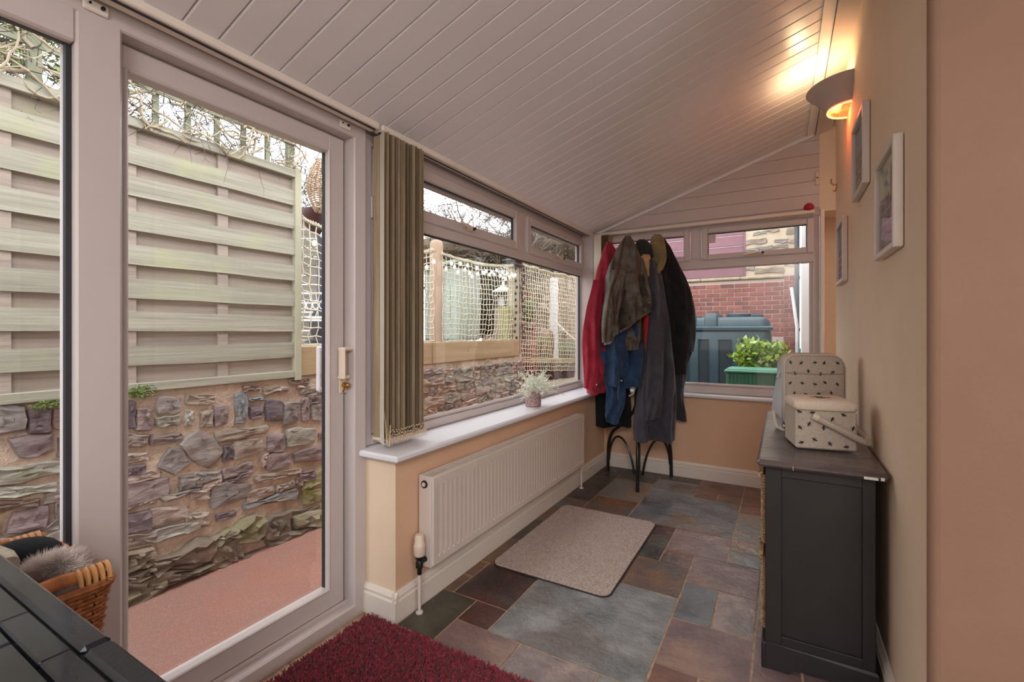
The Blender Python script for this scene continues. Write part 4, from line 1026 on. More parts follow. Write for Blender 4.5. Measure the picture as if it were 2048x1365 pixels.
# retaining wall -------------------------------------------------
XWALL = -2.765
M_mortar = mat('buff_mortar', _srgb(212, 186, 164), .95, _srgb(184, 158, 136), 9, bump=.03, bscale=22, col3=srgb(128, 118, 84), scale3=1.6, lo3=.55, hi3=.75)
def stone_m(n, a, b, c=None): return mat('stone_' + n, _srgb(*a), .85, _srgb(*b), 7, (1, 1, 2.5), detail=9, bump=.022, bscale=9, bstretch=(1, 1, 2.8), rv=.14, col3=srgb(*c) if c else None, scale3=5, lo3=.5, hi3=.7)
ST = dict(purple=stone_m('purple', (150, 132, 130), (118, 102, 104), (172, 152, 138)), dark=stone_m('dark', (104, 90, 96), (126, 112, 114)), grey=stone_m('grey', (152, 142, 136), (124, 116, 112), (174, 158, 142)),
          blue=stone_m('blue', (142, 142, 144), (118, 120, 124), (164, 152, 138)), tan=stone_m('tan', (166, 150, 134), (138, 122, 110), (186, 166, 146)), pink=stone_m('pink', (186, 166, 152), (156, 136, 126)), pale=stone_m('pale', (176, 172, 160), (144, 138, 126), (160, 162, 124)),
          moss=stone_m('moss', (146, 134, 110), (112, 100, 84), (152, 148, 98)), mossy=stone_m('bright_moss', (160, 156, 104), (122, 112, 84), (170, 186, 84)), base=stone_m('base', (138, 122, 104), (102, 90, 78), (138, 130, 96)), brown=stone_m('brown', (140, 116, 102), (112, 92, 82)))
rwall = thing('retaining_wall', 'rubble stone retaining wall across the pink path, with mossy foot', 'wall', (XWALL, 1.5, -.12))
ny, nz_ = 220, 34; vs = []
for i in range(ny + 1):
    for j in range(nz_ + 1):
        y_ = -2.5 + 7.5 * i / ny; z_ = -.14 + 1.07 * j / nz_
        vs.append((XWALL + .014 * noise.noise(Vector((y_ * 5, z_ * 7, 1))) + .008 * noise.noise(Vector((y_ * 18, z_ * 24, 3))) + .05 * max(0, .12 - z_) * 1.2, y_, z_))
fs = [(i * (nz_ + 1) + j, (i + 1) * (nz_ + 1) + j, (i + 1) * (nz_ + 1) + j + 1, i * (nz_ + 1) + j + 1) for i in range(ny) for j in range(nz_)]
MB().add(vs, fs).build('mortar', M_mortar, rwall, smooth=True, angle=80)
MB().box(-2.94, -2.5, -.14, XWALL - .02, 5.0, .90).build('core', M_mortar, rwall)
boxes = []
def stone(poly, k, h=.022, jit=.10, seed=0, parent=None, face='X', pos=None, name='stone'):
    r = random.Random(seed * 7 + 3); n = len(poly); pts = []
    cy = sum(p[0] for p in poly) / n; cz_ = sum(p[1] for p in poly) / n
    for i in range(n):
        a, b = poly[i], poly[(i + 1) % n]; st = 2 if n > 4 else 3
        L = math.hypot(b[0] - a[0], b[1] - a[1])
        for j in range(st):
            t = j / st; y_ = a[0] + (b[0] - a[0]) * t; z_ = a[1] + (b[1] - a[1]) * t
            if j == 0: y_ += (cy - y_) * .05; z_ += (cz_ - z_) * .05
            pts.append((y_ + r.uniform(-1, 1) * jit * L * .45, z_ + r.uniform(-1, 1) * jit * L * .45))
    q = len(pts); rings = []
    for sc, d, rough in ((1.14, -.02, 0), (1.11, h * .5, .5), (1.02, h, .7), (.68, h * 1.05, .9), (.34, h * 1.05, .8)):
        rings.append([(cy + (a - cy) * sc, cz_ + (b - cz_) * sc, d + h * rough * r.uniform(-.5, .5)) for a, b in pts])
    if face == 'X': conv = lambda a, b, d: ((pos if pos is not None else XWALL) + d, a, b)
    else: conv = lambda a, b, d: (a, pos - d, b)
    m = MB().loft([[conv(*p) for p in ring] for ring in rings], False, True)
    return m.build(name, ST[k], parent or rwall, smooth=True, angle=38)
def crop_poly(pts, x0, y0, s):
    out = []
    for X, Y in pts:
        p = at(x0 + X / s, y0 + Y / s, X=-2.75); out.append((p.y, p.z))
    return out
SEED = [0]
def hs(k, pts, x0=240, y0=740, s=4.763, h=.022, jit=.10):
    if len(pts) == 6 and not isinstance(pts[0], tuple):
        xa, ya, yb, xb, yc, yd = pts; pts = [(xa, ya), (xb, yc), (xb, yd), (xa, yb)]
    pl = crop_poly(pts, x0, y0, s); SEED[0] += 1
    boxes.append((min(p[0] for p in pl), max(p[0] for p in pl), min(p[1] for p in pl), max(p[1] for p in pl)))
    stone(pl, k, h, jit, SEED[0])
R1 = [('dark', (30, 300, 550, 145, 310, 550)), ('purple', (160, 380, 580, 300, 370, 570)), ('grey', (360, 270, 430, 570, 270, 400)), ('pale', (360, 460, 545, 560, 430, 530)), ('tan', (640, 235, 330, 900, 235, 320)),
      ('pale', (620, 390, 530, 700, 390, 520)), ('tan', (770, 410, 545, 880, 380, 530)), ('purple', (900, 350, 540, 1020, 340, 510)), ('blue', (1100, 240, 510, 1200, 230, 490)), ('brown', (1180, 155, 215, 1330, 150, 200)),
      ('dark', (1240, 360, 470, 1360, 350, 440)), ('dark', (1400, 290, 480, 1545, 300, 490)), ('grey', (1565, 320, 520, 1700, 310, 480)), ('purple', (1735, 280, 490, 1800, 270, 480)), ('grey', (1830, 330, 480, 1945, 340, 480)),
      ('tan', (1380, 165, 235, 1600, 165, 200)), ('brown', (1620, 90, 130, 1800, 80, 130)), ('pale', (1740, 190, 235, 1985, 165, 195)), ('purple', (20, 610, 745, 260, 620, 710)), ('purple', (310, 630, 720, 585, 610, 670)),
      ('grey', [(740, 590), (900, 650), (980, 790), (850, 930), (690, 870), (570, 710)]), ('grey', [(480, 750), (600, 770), (670, 880), (520, 995), (370, 930)]), ('tan', (940, 580, 690, 1400, 520, 600)), ('dark', (990, 730, 880, 1070, 725, 850)),
      ('tan', (1090, 690, 850, 1360, 650, 790)), ('purple', (1410, 640, 790, 1560, 605, 770)), ('pale', (1605, 570, 740, 1855, 560, 690)), ('purple', (1410, 810, 960, 1620, 790, 900)), ('purple', (1675, 790, 890, 1970, 730, 850)),
      ('pink', (30, 800, 900, 260, 790, 860)), ('dark', (20, 930, 1030, 240, 900, 1000)), ('purple', (990, 950, 1040, 1260, 880, 980)), ('grey', (580, 1030, 1140, 780, 1010, 1110)), ('grey', (720, 990, 1090, 960, 960, 1040)),
      ('tan', (1310, 1020, 1085, 1720, 940, 1000)), ('purple', (1720, 980, 1060, 1860, 960, 1050)), ('mossy', (1750, 1075, 1170, 1985, 900, 1060)), ('purple', (20, 1100, 1330, 460, 1030, 1180)), ('grey', (890, 1100, 1330, 1240, 1080, 1200)), ('blue', (1230, 270, 300, 1370, 265, 295))]
for k, p in R1: hs(k, p)
R2 = [('blue', (1200, 310, 385, 1680, 180, 260)), ('dark', (40, 440, 600, 300, 380, 570)), ('pink', (310, 370, 550, 640, 350, 450)), ('pale', (330, 570, 700, 760, 470, 560)), ('tan', (640, 420, 520, 850, 410, 540)), ('pink', (680, 200, 280, 850, 190, 280)),
      ('dark', (930, 430, 490, 1100, 390, 440)), ('mossy', (1760, 210, 330, 1970, 180, 290)), ('moss', (1600, 390, 470, 1900, 340, 410)), ('tan', (40, 630, 730, 340, 600, 690))]
for k, p in R2: hs(k, p, y0=940)
R3 = [('base', (20, 790, 980, 290, 730, 880)), ('base', (300, 850, 1000, 860, 640, 820)), ('moss', (20, 1070, 1290, 400, 1000, 1130)), ('base', (330, 1010, 1100, 860, 880, 960)), ('base', (870, 740, 930, 1120, 620, 880)), ('moss', (1080, 530, 700, 1350, 420, 620)),
      ('brown', (1090, 830, 900, 1340, 750, 830)), ('base', (1350, 480, 660, 1600, 400, 590)), ('base', (1400, 640, 750, 1800, 530, 650)), ('moss', (1650, 450, 560, 1985, 400, 520)), ('moss', (860, 640, 740, 1100, 540, 620)), ('base', (30, 1000, 1060, 330, 900, 990)), ('brown', (1820, 560, 620, 2010, 520, 570))]
for k, p in R3: hs(k, p, y0=940, h=.06, jit=.16)
R4 = [('dark', (250, 170, 370, 440, 165, 360)), ('purple', [(100, 430), (440, 385), (430, 500), (300, 575), (170, 580)]), ('pale', (-60, 660, 820, 550, 610, 700)), ('pale', (-60, 850, 920, 480, 790, 860)), ('purple', [(110, 1060), (410, 990), (400, 1170), (60, 1230)]), ('grey', (480, 960, 1120, 600, 930, 1110)),
      ('grey', (-80, 130, 380, 210, 140, 330)), ('purple', (500, 420, 560, 620, 410, 560)), ('brown', (460, 170, 330, 640, 170, 340))]
for k, p in R4: hs(k, p, 0, 780, 4.2625)
r_ = random.Random(21); z_ = -.13
while z_ < .86:
    h_ = r_.uniform(.05, .11) if z_ > .1 else r_.uniform(.12, .18); y_ = -.5 + r_.uniform(0, .2)
    while y_ < 4.95:
        w_ = r_.uniform(.06, .22) if y_ < 2.25 else r_.uniform(.09, .34)
        q_ = .012 if y_ < 2.25 else .020
        bb = (y_ + q_, y_ + w_ - q_, z_ + .010, min(z_ + h_ - .010, .885))
        if not any(bb[0] < b[1] - .018 and bb[1] > b[0] + .018 and bb[2] < b[3] - .018 and bb[3] > b[2] + .018 for b in boxes) and bb[3] - bb[2] > .03:
            SEED[0] += 1; tl = r_.uniform(-.012, .012)
            k = r_.choice(['tan', 'tan', 'grey', 'pale', 'pink', 'pink', 'purple', 'brown']) if z_ > .08 else r_.choice(['base', 'moss', 'base', 'brown'])
            stone([(bb[0], bb[2] - tl), (bb[1], bb[2] + tl), (bb[1], bb[3] + tl), (bb[0], bb[3] - tl)], k, .022 if z_ > .08 else .055, .2, SEED[0])
        y_ += w_
    z_ += h_
# small weed on the wall
M_leaf = mat('green_leaf', srgb(128, 158, 74), .7, srgb(96, 124, 56), 30, rv=.15)
def leaf_cloud(n, c, rad, size, seed, flat=0):
    r = random.Random(seed); m = MB(); c = Vector(c)
    for k in range(n):
        while True:
            p = Vector((r.uniform(-1, 1), r.uniform(-1, 1), r.uniform(-1, 1)))
            if p.length <= 1: break
        p = p * (.55 + .45 * r.random()) if flat else p
        q = c + Vector((p.x * rad[0], p.y * rad[1], p.z * rad[2])); q += Vector((noise.noise(q * 3), noise.noise(q * 3 + Vector((9, 0, 0))), noise.noise(q * 3 + Vector((0, 9, 0))))) * min(rad) * .35
        d = Vector((r.gauss(0, 1), r.gauss(0, 1), r.gauss(.2, .7))).normalized(); w_ = d.orthogonal(); w_.rotate(Matrix.Rotation(r.uniform(0, 6.28), 3, d)); s_ = size * r.uniform(.6, 1.3); w_ = w_.normalized() * s_ * .28
        m.add([q, q + d * s_ * .45 + w_, q + d * s_, q + d * s_ * .45 - w_], [(0, 1, 2, 3)])
    return m
p = at(285, 790, X=-2.74); o = leaf_cloud(260, (p.x + .01, p.y, p.z + .02), (.03, .07, .035), .016, 3).build('weed', M_leaf); tag(o, 'small green weed sprouting at the top of the stone wall under the fence', 'plant')
p = at(95, 812, X=-2.74); o = leaf_cloud(160, (p.x + .01, p.y, p.z - .0), (.02, .06, .02), .014, 4).build('weed', M_leaf); tag(o, 'tiny green weed under the fence rail, left of the door mullion', 'plant')

# overlap fence panel -------------------------------------------
M_fb = mat('weathered_board', srgb(188, 183, 164), .9, srgb(160, 154, 138), 5, (1, .25, 8), bump=.0016, bscale=10, bstretch=(1, .4, 14), rv=.08, col3=srgb(184, 188, 140), scale3=1.8, lo3=.55, hi3=.8)
M_fback = mat('pinkish_board', srgb(194, 177, 163), .9, srgb(166, 150, 138), 5, (1, .25, 8), bump=.0016, bscale=10, bstretch=(1, .4, 14), rv=.08, col3=srgb(176, 178, 134), scale3=1.8, lo3=.58, hi3=.8)  # pinker boards and battens set behind the front boards
M_fpost = mat('pale_green_timber', srgb(196, 191, 164), .9, srgb(178, 172, 146), 6, (1, 1, .3), bump=.0012, bscale=12, bstretch=(4, 4, .4), rv=.06)
def fence_panel(y0, y1, label, battens, seed):
    f = thing('fence_panel', label, 'fence', (-2.77, (y0 + y1) / 2, .9)); r = random.Random(seed); zb, zt = .90, 2.25
    MB().box(-2.785, y0, zb, -2.735, y1 - .03, zb + .045, .003).build('bottom_rail', M_fb, f)
    MB().box(-2.79, y0, zt - .052, -2.732, y1 - .03, zt, .003).build('top_rail', M_fb, f)
    MB().box(-2.79, y1 - .035, zb - .02, -2.73, y1 + .012, zt + .02, .003).build('end_post', M_fpost, f)
    MB().box(-2.79, y0 - .01, zb - .02, -2.735, y0 + .03, zt + .02, .003).build('end_post', M_fpost, f)
    for b in battens: MB().box(-2.772, b - .028, zb + .03, -2.752, b + .028, zt - .04, .002).build('batten', M_fback if b != battens[1] else M_fback, f)
    z = zb + .045 + .085
    tops = [2.115, 1.96, 1.79, 1.625, 1.46, 1.297, 1.127]
    for i, t_ in enumerate(tops):
        def wav(dz, z0, z1, x0, x1, mt):
            m = MB(); rings = []; n = 9
            for k in range(n + 1):
                y_ = y0 + .02 + (y1 - y0 - .05) * k / n; bow = .003 * math.sin(k * 1.3 + i); a = r.uniform(-.0025, .0025)
                rings.append([(x0 + bow, y_, z0 + a), (x1 + bow, y_, z0 + a), (x1 + bow, y_, z1 + a), (x0 + bow, y_, z1 + a)])
            m.loft(rings).build('board', mt, f)
        wav(0, t_ - .096, t_, -2.752, -2.741, M_fb)
        nz2 = (tops[i - 1] - .096) if i else 2.20
        wav(0, t_ - .012, nz2 + .012, -2.782, -2.773, M_fback)
    wav(0, .94, 1.127 - .096 + .012, -2.782, -2.773, M_fback)
    return f
fence_panel(.13, 1.945, 'weathered overlap fence panel on the stone wall, ending beside the rope net', [.60, 1.031, 1.47], 3)
fence_panel(-1.72, .10, 'weathered overlap fence panel farther left, nearest the camera side', [-1.27, -.82, -.36], 4)
# trellis on top
M_trel = mat('green_grey_lath', srgb(176, 178, 152), .9, srgb(152, 154, 130), 8, bump=.001, bscale=30, rv=.1)
tre = thing('trellis', 'square lattice trellis on top of the fence, overgrown with climber', 'trellis', (-2.76, .9, 2.26))
for yv in [-.35 + .15 * k for k in range(15)] + [1.90]:
    w_ = .024 if abs(yv - .70) < .04 or abs(yv - 1.9) < .01 else .014
    MB().box(-2.79, yv - w_, 2.24, -2.772 + (.01 if w_ > .02 else 0), yv + w_, 3.05 if w_ > .02 else 2.92, .001).build('lath', M_trel, tre)
for zh in (2.43, 2.61, 2.79): MB().box(-2.77, -.5, zh - .016, -2.757, 1.93, zh + .016, .001).build('lath', M_trel, tre)
M_vine = mat('pale_vine_bark', srgb(206, 190, 160), .9, srgb(176, 160, 134), 20, bump=.002, bscale=60)
M_twig = mat('dark_twig', srgb(96, 84, 78), .9)
cl = thing('climber', 'leafless climber with tangled pale stems over the fence top and trellis', 'climber', (-2.74, .9, 2.25))
r_ = random.Random(31); m = MB()
for k in range(95):
    y_ = r_.uniform(-.5, 1.9); z_ = r_.uniform(2.22, 2.45); x_ = -2.74 + r_.uniform(-.03, .03); a = r_.choice((-1, 1)) * r_.uniform(0, 1.2); dy = r_.choice((-1, 1)); pts = []; R0 = r_.uniform(.0035, .0085)
    for j in range(r_.randint(10, 26)):
        pts.append((x_, y_, z_)); a += r_.gauss(0, .38); y_ += dy * .035 * math.cos(a); z_ += .035 * math.sin(a); x_ += r_.uniform(-.008, .008)
        if z_ < 2.2: a = abs(a) * .5; z_ = 2.2
        if y_ > 2.02: break
        if z_ > 2.8: a = -abs(a)
    if len(pts) > 3: m.tube(pts, [R0 * (1 - .6 * j / len(pts)) for j in range(len(pts))], 6)
m.build('stem', M_vine, cl, smooth=True)
m = MB()
for k in range(2600):
    y_ = r_.uniform(-.6, 1.95); z_ = r_.uniform(2.22, 3.1); x_ = -2.78 + r_.uniform(-.16, .08); d = Vector((r_.gauss(0, .3), r_.gauss(0, 1), r_.gauss(.1, .8))).normalized(); pts = [Vector((x_, y_, z_))]
    for j in range(5): d = (d + Vector((r_.gauss(0, .25), r_.gauss(0, .25), r_.gauss(0, .25)))).normalized(); pts.append(pts[-1] + d * r_.uniform(.03, .07))
    if pts[-1].y > 2.15: continue
    m.tube(pts, [.0024, .002, .0017, .0014, .001, .0007], 3, cap=False)
m.build('twigs', M_twig, cl)['kind'] = 'stuff'
M_hedge = mat('pale_green_hedge', srgb(168, 182, 120), .8, srgb(128, 146, 88), 3, rv=.1)
hg = thing('hedge', 'pale green hedge seen through the trellis above the fence', 'hedge', (-3.8, .6, .9))
leaf_cloud(7000, (-3.9, .2, 2.95), (.3, 1.5, .55), .05, 6, 1).build('foliage', M_hedge, hg)['kind'] = 'stuff'
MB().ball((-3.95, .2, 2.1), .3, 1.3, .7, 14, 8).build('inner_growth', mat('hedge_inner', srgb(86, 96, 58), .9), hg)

# timber edge, posts, nets ----------------------------------------
M_sleeper = mat('pine_sleeper', srgb(204, 176, 134), .8, srgb(180, 150, 110), 3, (1, .3, 6), bump=.001, bscale=14, bstretch=(1, .5, 10), col3=srgb(150, 128, 98), scale3=4, lo3=.58, hi3=.75)
for a, b, lab in ((1.965, 3.30, 'pale timber sleeper on the stone wall, from the fence to the round post'), (3.31, 4.93, 'pale timber sleeper on the stone wall, from the round post to the square post')):
    o = MB().box(-2.80, a, .905, -2.752, b, 1.10, .004).build('sleeper', M_sleeper); tag(o, lab, 'sleeper', 'timber sleepers on the wall')
g = MB().box(-16, -8, .90, -2.81, 4.98, 1.08).build('ground_deck', mat('grey_deck', srgb(150, 140, 124), .9, srgb(110, 106, 84), 2)); tag(g, kind='structure')
M_postr = mat('brown_round_post', srgb(206, 176, 150), .75, srgb(178, 150, 126), 6, (2, 2, .3), bump=.001, bscale=16, bstretch=(4, 4, .3))
m = MB().lathe([(.062, .90), (.062, 2.00), (.060, 2.03), (.050, 2.052), (.03, 2.063), (.005, 2.066)], (-2.83, 3.455, 0), 24); rp = m.build('round_post', M_postr, smooth=True); tag(rp, 'brown round-topped wooden post behind the net', 'post')
sp_ = thing('square_post', 'square pale timber post with a black lantern cap', 'post', (-2.80, 4.90, 1.08))
MB().box(-2.86, 4.83, .80, -2.76, 4.94, 1.99, .006).build('shaft', M_fpost, sp_)
m = MB(); m.box(-2.90, 4.78, 1.985, -2.71, 4.99, 2.005, .004); m.box(-2.87, 4.81, 2.005, -2.74, 4.96, 2.04, .004); m.box(-2.91, 4.77, 2.04, -2.70, 5.0, 2.062, .006); m.build('lantern_cap', mat('black_lantern', srgb(58, 60, 66), .4), sp_)
MB().box(-2.95, 4.76, .95, -2.80, 4.88, 1.50, .006).build('low_block', mat('mossy_timber', srgb(170, 166, 110), .9, srgb(150, 150, 100), 6), sp_)
M_rope = mat('cream_rope', srgb(250, 240, 216), .9, srgb(236, 220, 190), 60)
def net(label, y0, y1, zt0, zt1, zb0, zb1, sag, seed, x=-2.76, cell=.056, bulge=.04):
    t_ = thing('rope_net', label, 'net', (x, (y0 + y1) / 2, min(zb0, zb1)), 'rope nets along the terrace edge'); r = random.Random(seed)
    ny_ = int((y1 - y0) / cell); nz2 = int(((zt0 + zt1) / 2 - (zb0 + zb1) / 2) / cell)
    def P(i, j):
        s_ = i / ny_; t = j / nz2; zt = zt0 + (zt1 - zt0) * s_ - sag * 4 * s_ * (1 - s_); zb = zb0 + (zb1 - zb0) * s_
        w_ = .011
        return Vector((x + bulge * math.sin(PI * t) * math.sin(PI * s_) + .012 * noise.noise(Vector((i * .6, j * .6, seed))), y0 + (y1 - y0) * s_ + w_ * noise.noise(Vector((i * .35, j * .5, seed + 5))) * 2, zb + (zt - zb) * t + w_ * noise.noise(Vector((i * .5, j * .4, seed + 9))) * 1.4))
    m = MB()
    for i in range(ny_ + 1): m.tube([P(i, j) + Vector((0, .004 * (-1) ** j, 0)) for j in range(nz2 + 1)], .0042, 4, cap=False)
    for j in range(nz2): m.tube([P(i, j) + Vector((0, 0, .004 * (-1) ** i)) for i in range(ny_ + 1)], .0042, 4, cap=False)
    m.build('mesh', M_rope, t_, smooth=True)['kind'] = 'stuff'
    m = MB().tube([P(i, nz2) for i in range(ny_ + 1)], .009, 6); pts = []
    for i in range(ny_ * 3):
        a = P(i / 3, nz2); m.tube([a + Vector((.006, -.012, .018)), a + Vector((.012, 0, 0)), a + Vector((.006, .012, -.016))], .0035, 4)
    m.build('top_rope', M_rope, t_, smooth=True)
    return P, ny_, nz2
P1 = net('rope net between the fence end and the round post', 1.985, 3.33, 1.95, 1.95, 1.11, 1.11, .10, 1)
P2 = net('rope net between the round post and the square post, above the sleeper', 3.46, 4.80, 1.93, 1.98, 1.11, 1.11, .045, 2)
P3 = net('rope net right of the square post, reaching lowest', 4.97, 7.3, 2.02, 2.04, .72, .56, .02, 3, bulge=.08)
# string lights
M_bulb = mat('white_bulb', srgb(250, 248, 240), .3, emis=(1, .97, .9, 1), estr=.35); M_cable = mat('dark_cable', srgb(60, 60, 60), .6)
def lights(label, pts, n, drop, seed):
    sl2 = thing('string_lights', label, 'string lights', pts[0]); r = random.Random(seed); me = None
    MB().tube([p + Vector((.03, 0, -.02)) for p in pts], .003, 5).build('cable', M_cable, sl2)
    for k in range(n):
        t = (k + .5) / n * (len(pts) - 1); i = int(t); p = pts[i].lerp(pts[i + 1], t - i) + Vector((.04, r.uniform(-.02, .02), -.05 - r.uniform(0, drop)))
        if me is None:
            b = MB().lathe([(.004, .022), (.008, .018), (.015, .004), (.016, -.006), (.010, -.018), (.002, -.022)], p, 10).build('bulb', M_bulb, sl2, smooth=True); me = b; p_b = p.copy()
        else:
            b = me.copy(); COL.objects.link(b); b.location = p - p_b
P_, ny_, nz2 = P2; lights('festoon of small white bulbs along the net by the round post', [P_(i, nz2) for i in range(ny_ + 1)], 26, .11, 1)
P_, ny_, nz2 = P1; lights('festoon of small white bulbs along the net next to the fence', [P_(i, nz2) for i in range(ny_ + 1)], 14, .10, 2)
db = thing('string_lights', 'dark string of bulbs wound down the square post', 'string lights', (-2.72, 4.95, 1.95)); m = MB(); me = None
m.tube([(-2.74, 4.96 + .02 * math.sin(k), 1.98 - .06 * k) for k in range(15)], .003, 5); m.build('cable', M_cable, db)
for k in range(12):
    for yy in (4.80, 4.99):
        if me is None: me = MB().ball((-2.735, yy, 1.95), .015, .015, .02, 8, 6).build('bulb', M_cable, db, smooth=True); me0 = (yy, 1.95)
        else: b = me.copy(); COL.objects.link(b); b.location = (rnd.uniform(-.01, .01), yy - me0[0] + rnd.uniform(-.015, .015), -.075 * k)

# garden objects beyond -------------------------------------------
def tree(label, base, h, spread, seed, r0=.05, lev=5, mt=None, name='bare_tree'):
    t_ = thing(name, label, 'tree', base); r = random.Random(seed); tr, tw = MB(), MB()
    def grow(p, d, L, rad, lv):
        pts = [p]; n = 4
        for j in range(n): d = (d + Vector((r.gauss(0, .12), r.gauss(0, .12), r.gauss(.02, .10)))).normalized(); pts.append(pts[-1] + d * L / n)
        (tr if lv >= lev - 1 else tw).tube(pts, [rad * (1 - .12 * j) for j in range(n + 1)], 6 if lv >= lev - 1 else 3, cap=False)
        if lv <= 0: return
        for k in range(r.choice((2, 3, 3))):
            i = r.randint(2, n); dd = (d + Vector((r.gauss(0, spread), r.gauss(0, spread), r.gauss(.12, spread * .8)))).normalized()
            grow(pts[i], dd, L * r.uniform(.6, .85), max(.0062, rad * .6), lv - 1)
    for k in range(3): grow(Vector(base), Vector((r.gauss(0, .25), r.gauss(0, .25), 1)).normalized(), h * .35, r0, lev)
    tr.build('trunk', mt or M_twig, t_, smooth=True); tw.build('branches', mt or M_twig, t_)['kind'] = 'stuff'
    return t_
M_bark = mat('grey_bark', srgb(120, 108, 100), .9)
def G(u, z, D): p = at(u, 600, D=D); return (p.x, p.y, z)
tree('leafless tree arching above the long window, centre', G(900, 1.0, 7.6), 3.4, .62, 3, .035, 6, M_bark)
tree('leafless tree behind the net at the far end of the terrace', G(1090, .5, 8.6), 4.4, .6, 9, .045, 6, M_bark)
tree('leafless tree seen past the fence end beside the hanging lantern', G(560, 1.0, 6.2), 3.2, .62, 14, .035, 6, M_bark)
tree('leafless tree standing behind the wicker lantern', G(700, 1.0, 7.5), 2.6, .6, 23, .035, 6, M_bark)
M_tang = mat('brown_brush', srgb(136, 122, 98), .9, srgb(104, 98, 74), 3); M_ivy = mat('dark_ivy', srgb(58, 76, 44), .7, srgb(36, 50, 30), 5)
def bush(name, label, c, rad, n, size, mt, seed, inner=(66, 62, 48), cat='bush'):
    b = thing(name, label, cat, (c[0], c[1], c[2] - rad[2])); leaf_cloud(n, c, rad, size, seed, 1).build('foliage', mt, b)['kind'] = 'stuff'
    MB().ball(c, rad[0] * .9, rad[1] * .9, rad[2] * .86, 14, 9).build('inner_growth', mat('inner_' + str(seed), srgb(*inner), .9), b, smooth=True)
def C3(u, v, D): p = at(u, v, D=D); return (p.x, p.y, p.z)
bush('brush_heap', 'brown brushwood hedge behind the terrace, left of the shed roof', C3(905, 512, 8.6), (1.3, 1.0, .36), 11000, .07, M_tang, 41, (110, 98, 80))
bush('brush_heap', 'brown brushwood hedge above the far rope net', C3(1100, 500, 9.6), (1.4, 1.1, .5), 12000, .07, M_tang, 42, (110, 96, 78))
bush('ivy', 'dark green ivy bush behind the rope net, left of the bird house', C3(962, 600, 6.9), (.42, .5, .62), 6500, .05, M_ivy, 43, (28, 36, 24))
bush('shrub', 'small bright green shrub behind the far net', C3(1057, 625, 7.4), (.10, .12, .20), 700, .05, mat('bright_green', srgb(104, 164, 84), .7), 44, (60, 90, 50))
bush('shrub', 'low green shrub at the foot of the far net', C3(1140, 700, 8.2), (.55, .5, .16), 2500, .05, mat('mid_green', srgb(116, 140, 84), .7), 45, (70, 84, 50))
M_shed = mat('pale_green_paint', srgb(186, 200, 188), .6, srgb(170, 186, 176), 4); M_shedr = mat('pale_green_roof', srgb(168, 186, 170), .6)
s0 = G(905, 1.08, 6.4); shd = thing('shed', 'pale green garden cupboard with flat sloping roof behind the net', 'shed', s0)
m = MB(); m.box(s0[0] - .28, s0[1] - .25, 1.08, s0[0] + .28, s0[1] + .25, 2.03, .01); m.build('walls', M_shed, shd)
for k in range(5): MB().box(s0[0] - .27 + .11 * k, s0[1] - .262, 1.1, s0[0] - .17 + .11 * k, s0[1] - .25, 2.0, .003).build('board', M_shed, shd)
for k in range(5): MB().box(s0[0] + .28, s0[1] - .24 + .1 * k, 1.1, s0[0] + .292, s0[1] - .148 + .1 * k, 2.0, .003).build('board', M_shed, shd)
MB().prism([(s0[0] - .34, s0[1] - .32, 2.02), (s0[0] + .36, s0[1] - .32, 2.10), (s0[0] + .36, s0[1] - .32, 2.14), (s0[0] - .34, s0[1] - .32, 2.06)], (0, .72, 0)).build('roof', M_shedr, shd)
b0 = Vector(G(1006, 1.08, 6.2)); bh = thing('bird_house', 'white-roofed bird house on a pale column behind the net', 'bird house', b0)
M_bhw = mat('white_bird_house', srgb(222, 222, 222), .6); M_bhd = mat('dark_bird_house', srgb(60, 62, 72), .6)
m = MB().lathe([(.15, -.58), (.13, -.5), (.12, .40), (.14, .43)], b0, 20); m.build('column', mat('pale_brick_column', srgb(196, 178, 164), .8, srgb(176, 158, 146), 20), bh, smooth=True)
m = MB().box(b0.x - .10, b0.y - .10, 1.51, b0.x + .10, b0.y + .10, 1.53); 
for sx in (-1, 1):
    for sy in (-1, 1): m.box(b0.x + sx * .08 - .012, b0.y + sy * .08 - .012, 1.53, b0.x + sx * .08 + .012, b0.y + sy * .08 + .012, 1.72)
m.build('frame', M_bhd, bh); MB().box(b0.x - .05, b0.y - .05, 1.53, b0.x + .05, b0.y + .05, 1.66, .01).build('house', M_bhw, bh)
m = MB().lathe([(.155, 1.715), (.15, 1.73), (.05, 1.79), (.02, 1.82), (.018, 1.85), (.004, 1.87)], (b0.x, b0.y, 0), 16); m.build('roof', M_bhw, bh, smooth=True, angle=30)
# bank of reddish stones with ivy at the far end
bk = thing('garden_bank', 'reddish rubble bank behind the far rope net', 'bank', G(1085, .5, 9.2)); bc = Vector(G(1085, .5, 9.4)); r_ = random.Random(5)
M_bank = mat('red_earth', srgb(142, 110, 92), .95, srgb(112, 96, 74), 3, bump=.02, bscale=6)
MB().ball((bc.x, bc.y, .6), 1.35, 1.0, 1.95, 24, 14).build('earth', M_bank, bk, smooth=True)
rock = None
for k in range(110):
    a = r_.uniform(-2.6, .2); e = r_.uniform(.0, 1.2); p = Vector((bc.x + 1.35 * math.cos(a) * math.cos(e), bc.y + 1.0 * math.sin(a) * math.cos(e), .6 + 1.95 * math.sin(e)))
    s_ = r_.uniform(.05, .11)
    o = MB().ball(p, s_, s_ * r_.uniform(.8, 1.3), s_ * .7, 7, 5).build('rock', ST[r_.choice(['brown', 'pink', 'tan', 'purple'])], bk, smooth=True)
M_log = mat('brown_log', srgb(146, 112, 92), .8, srgb(116, 88, 72), 4, (1, 1, .3), bump=.004, bscale=10)
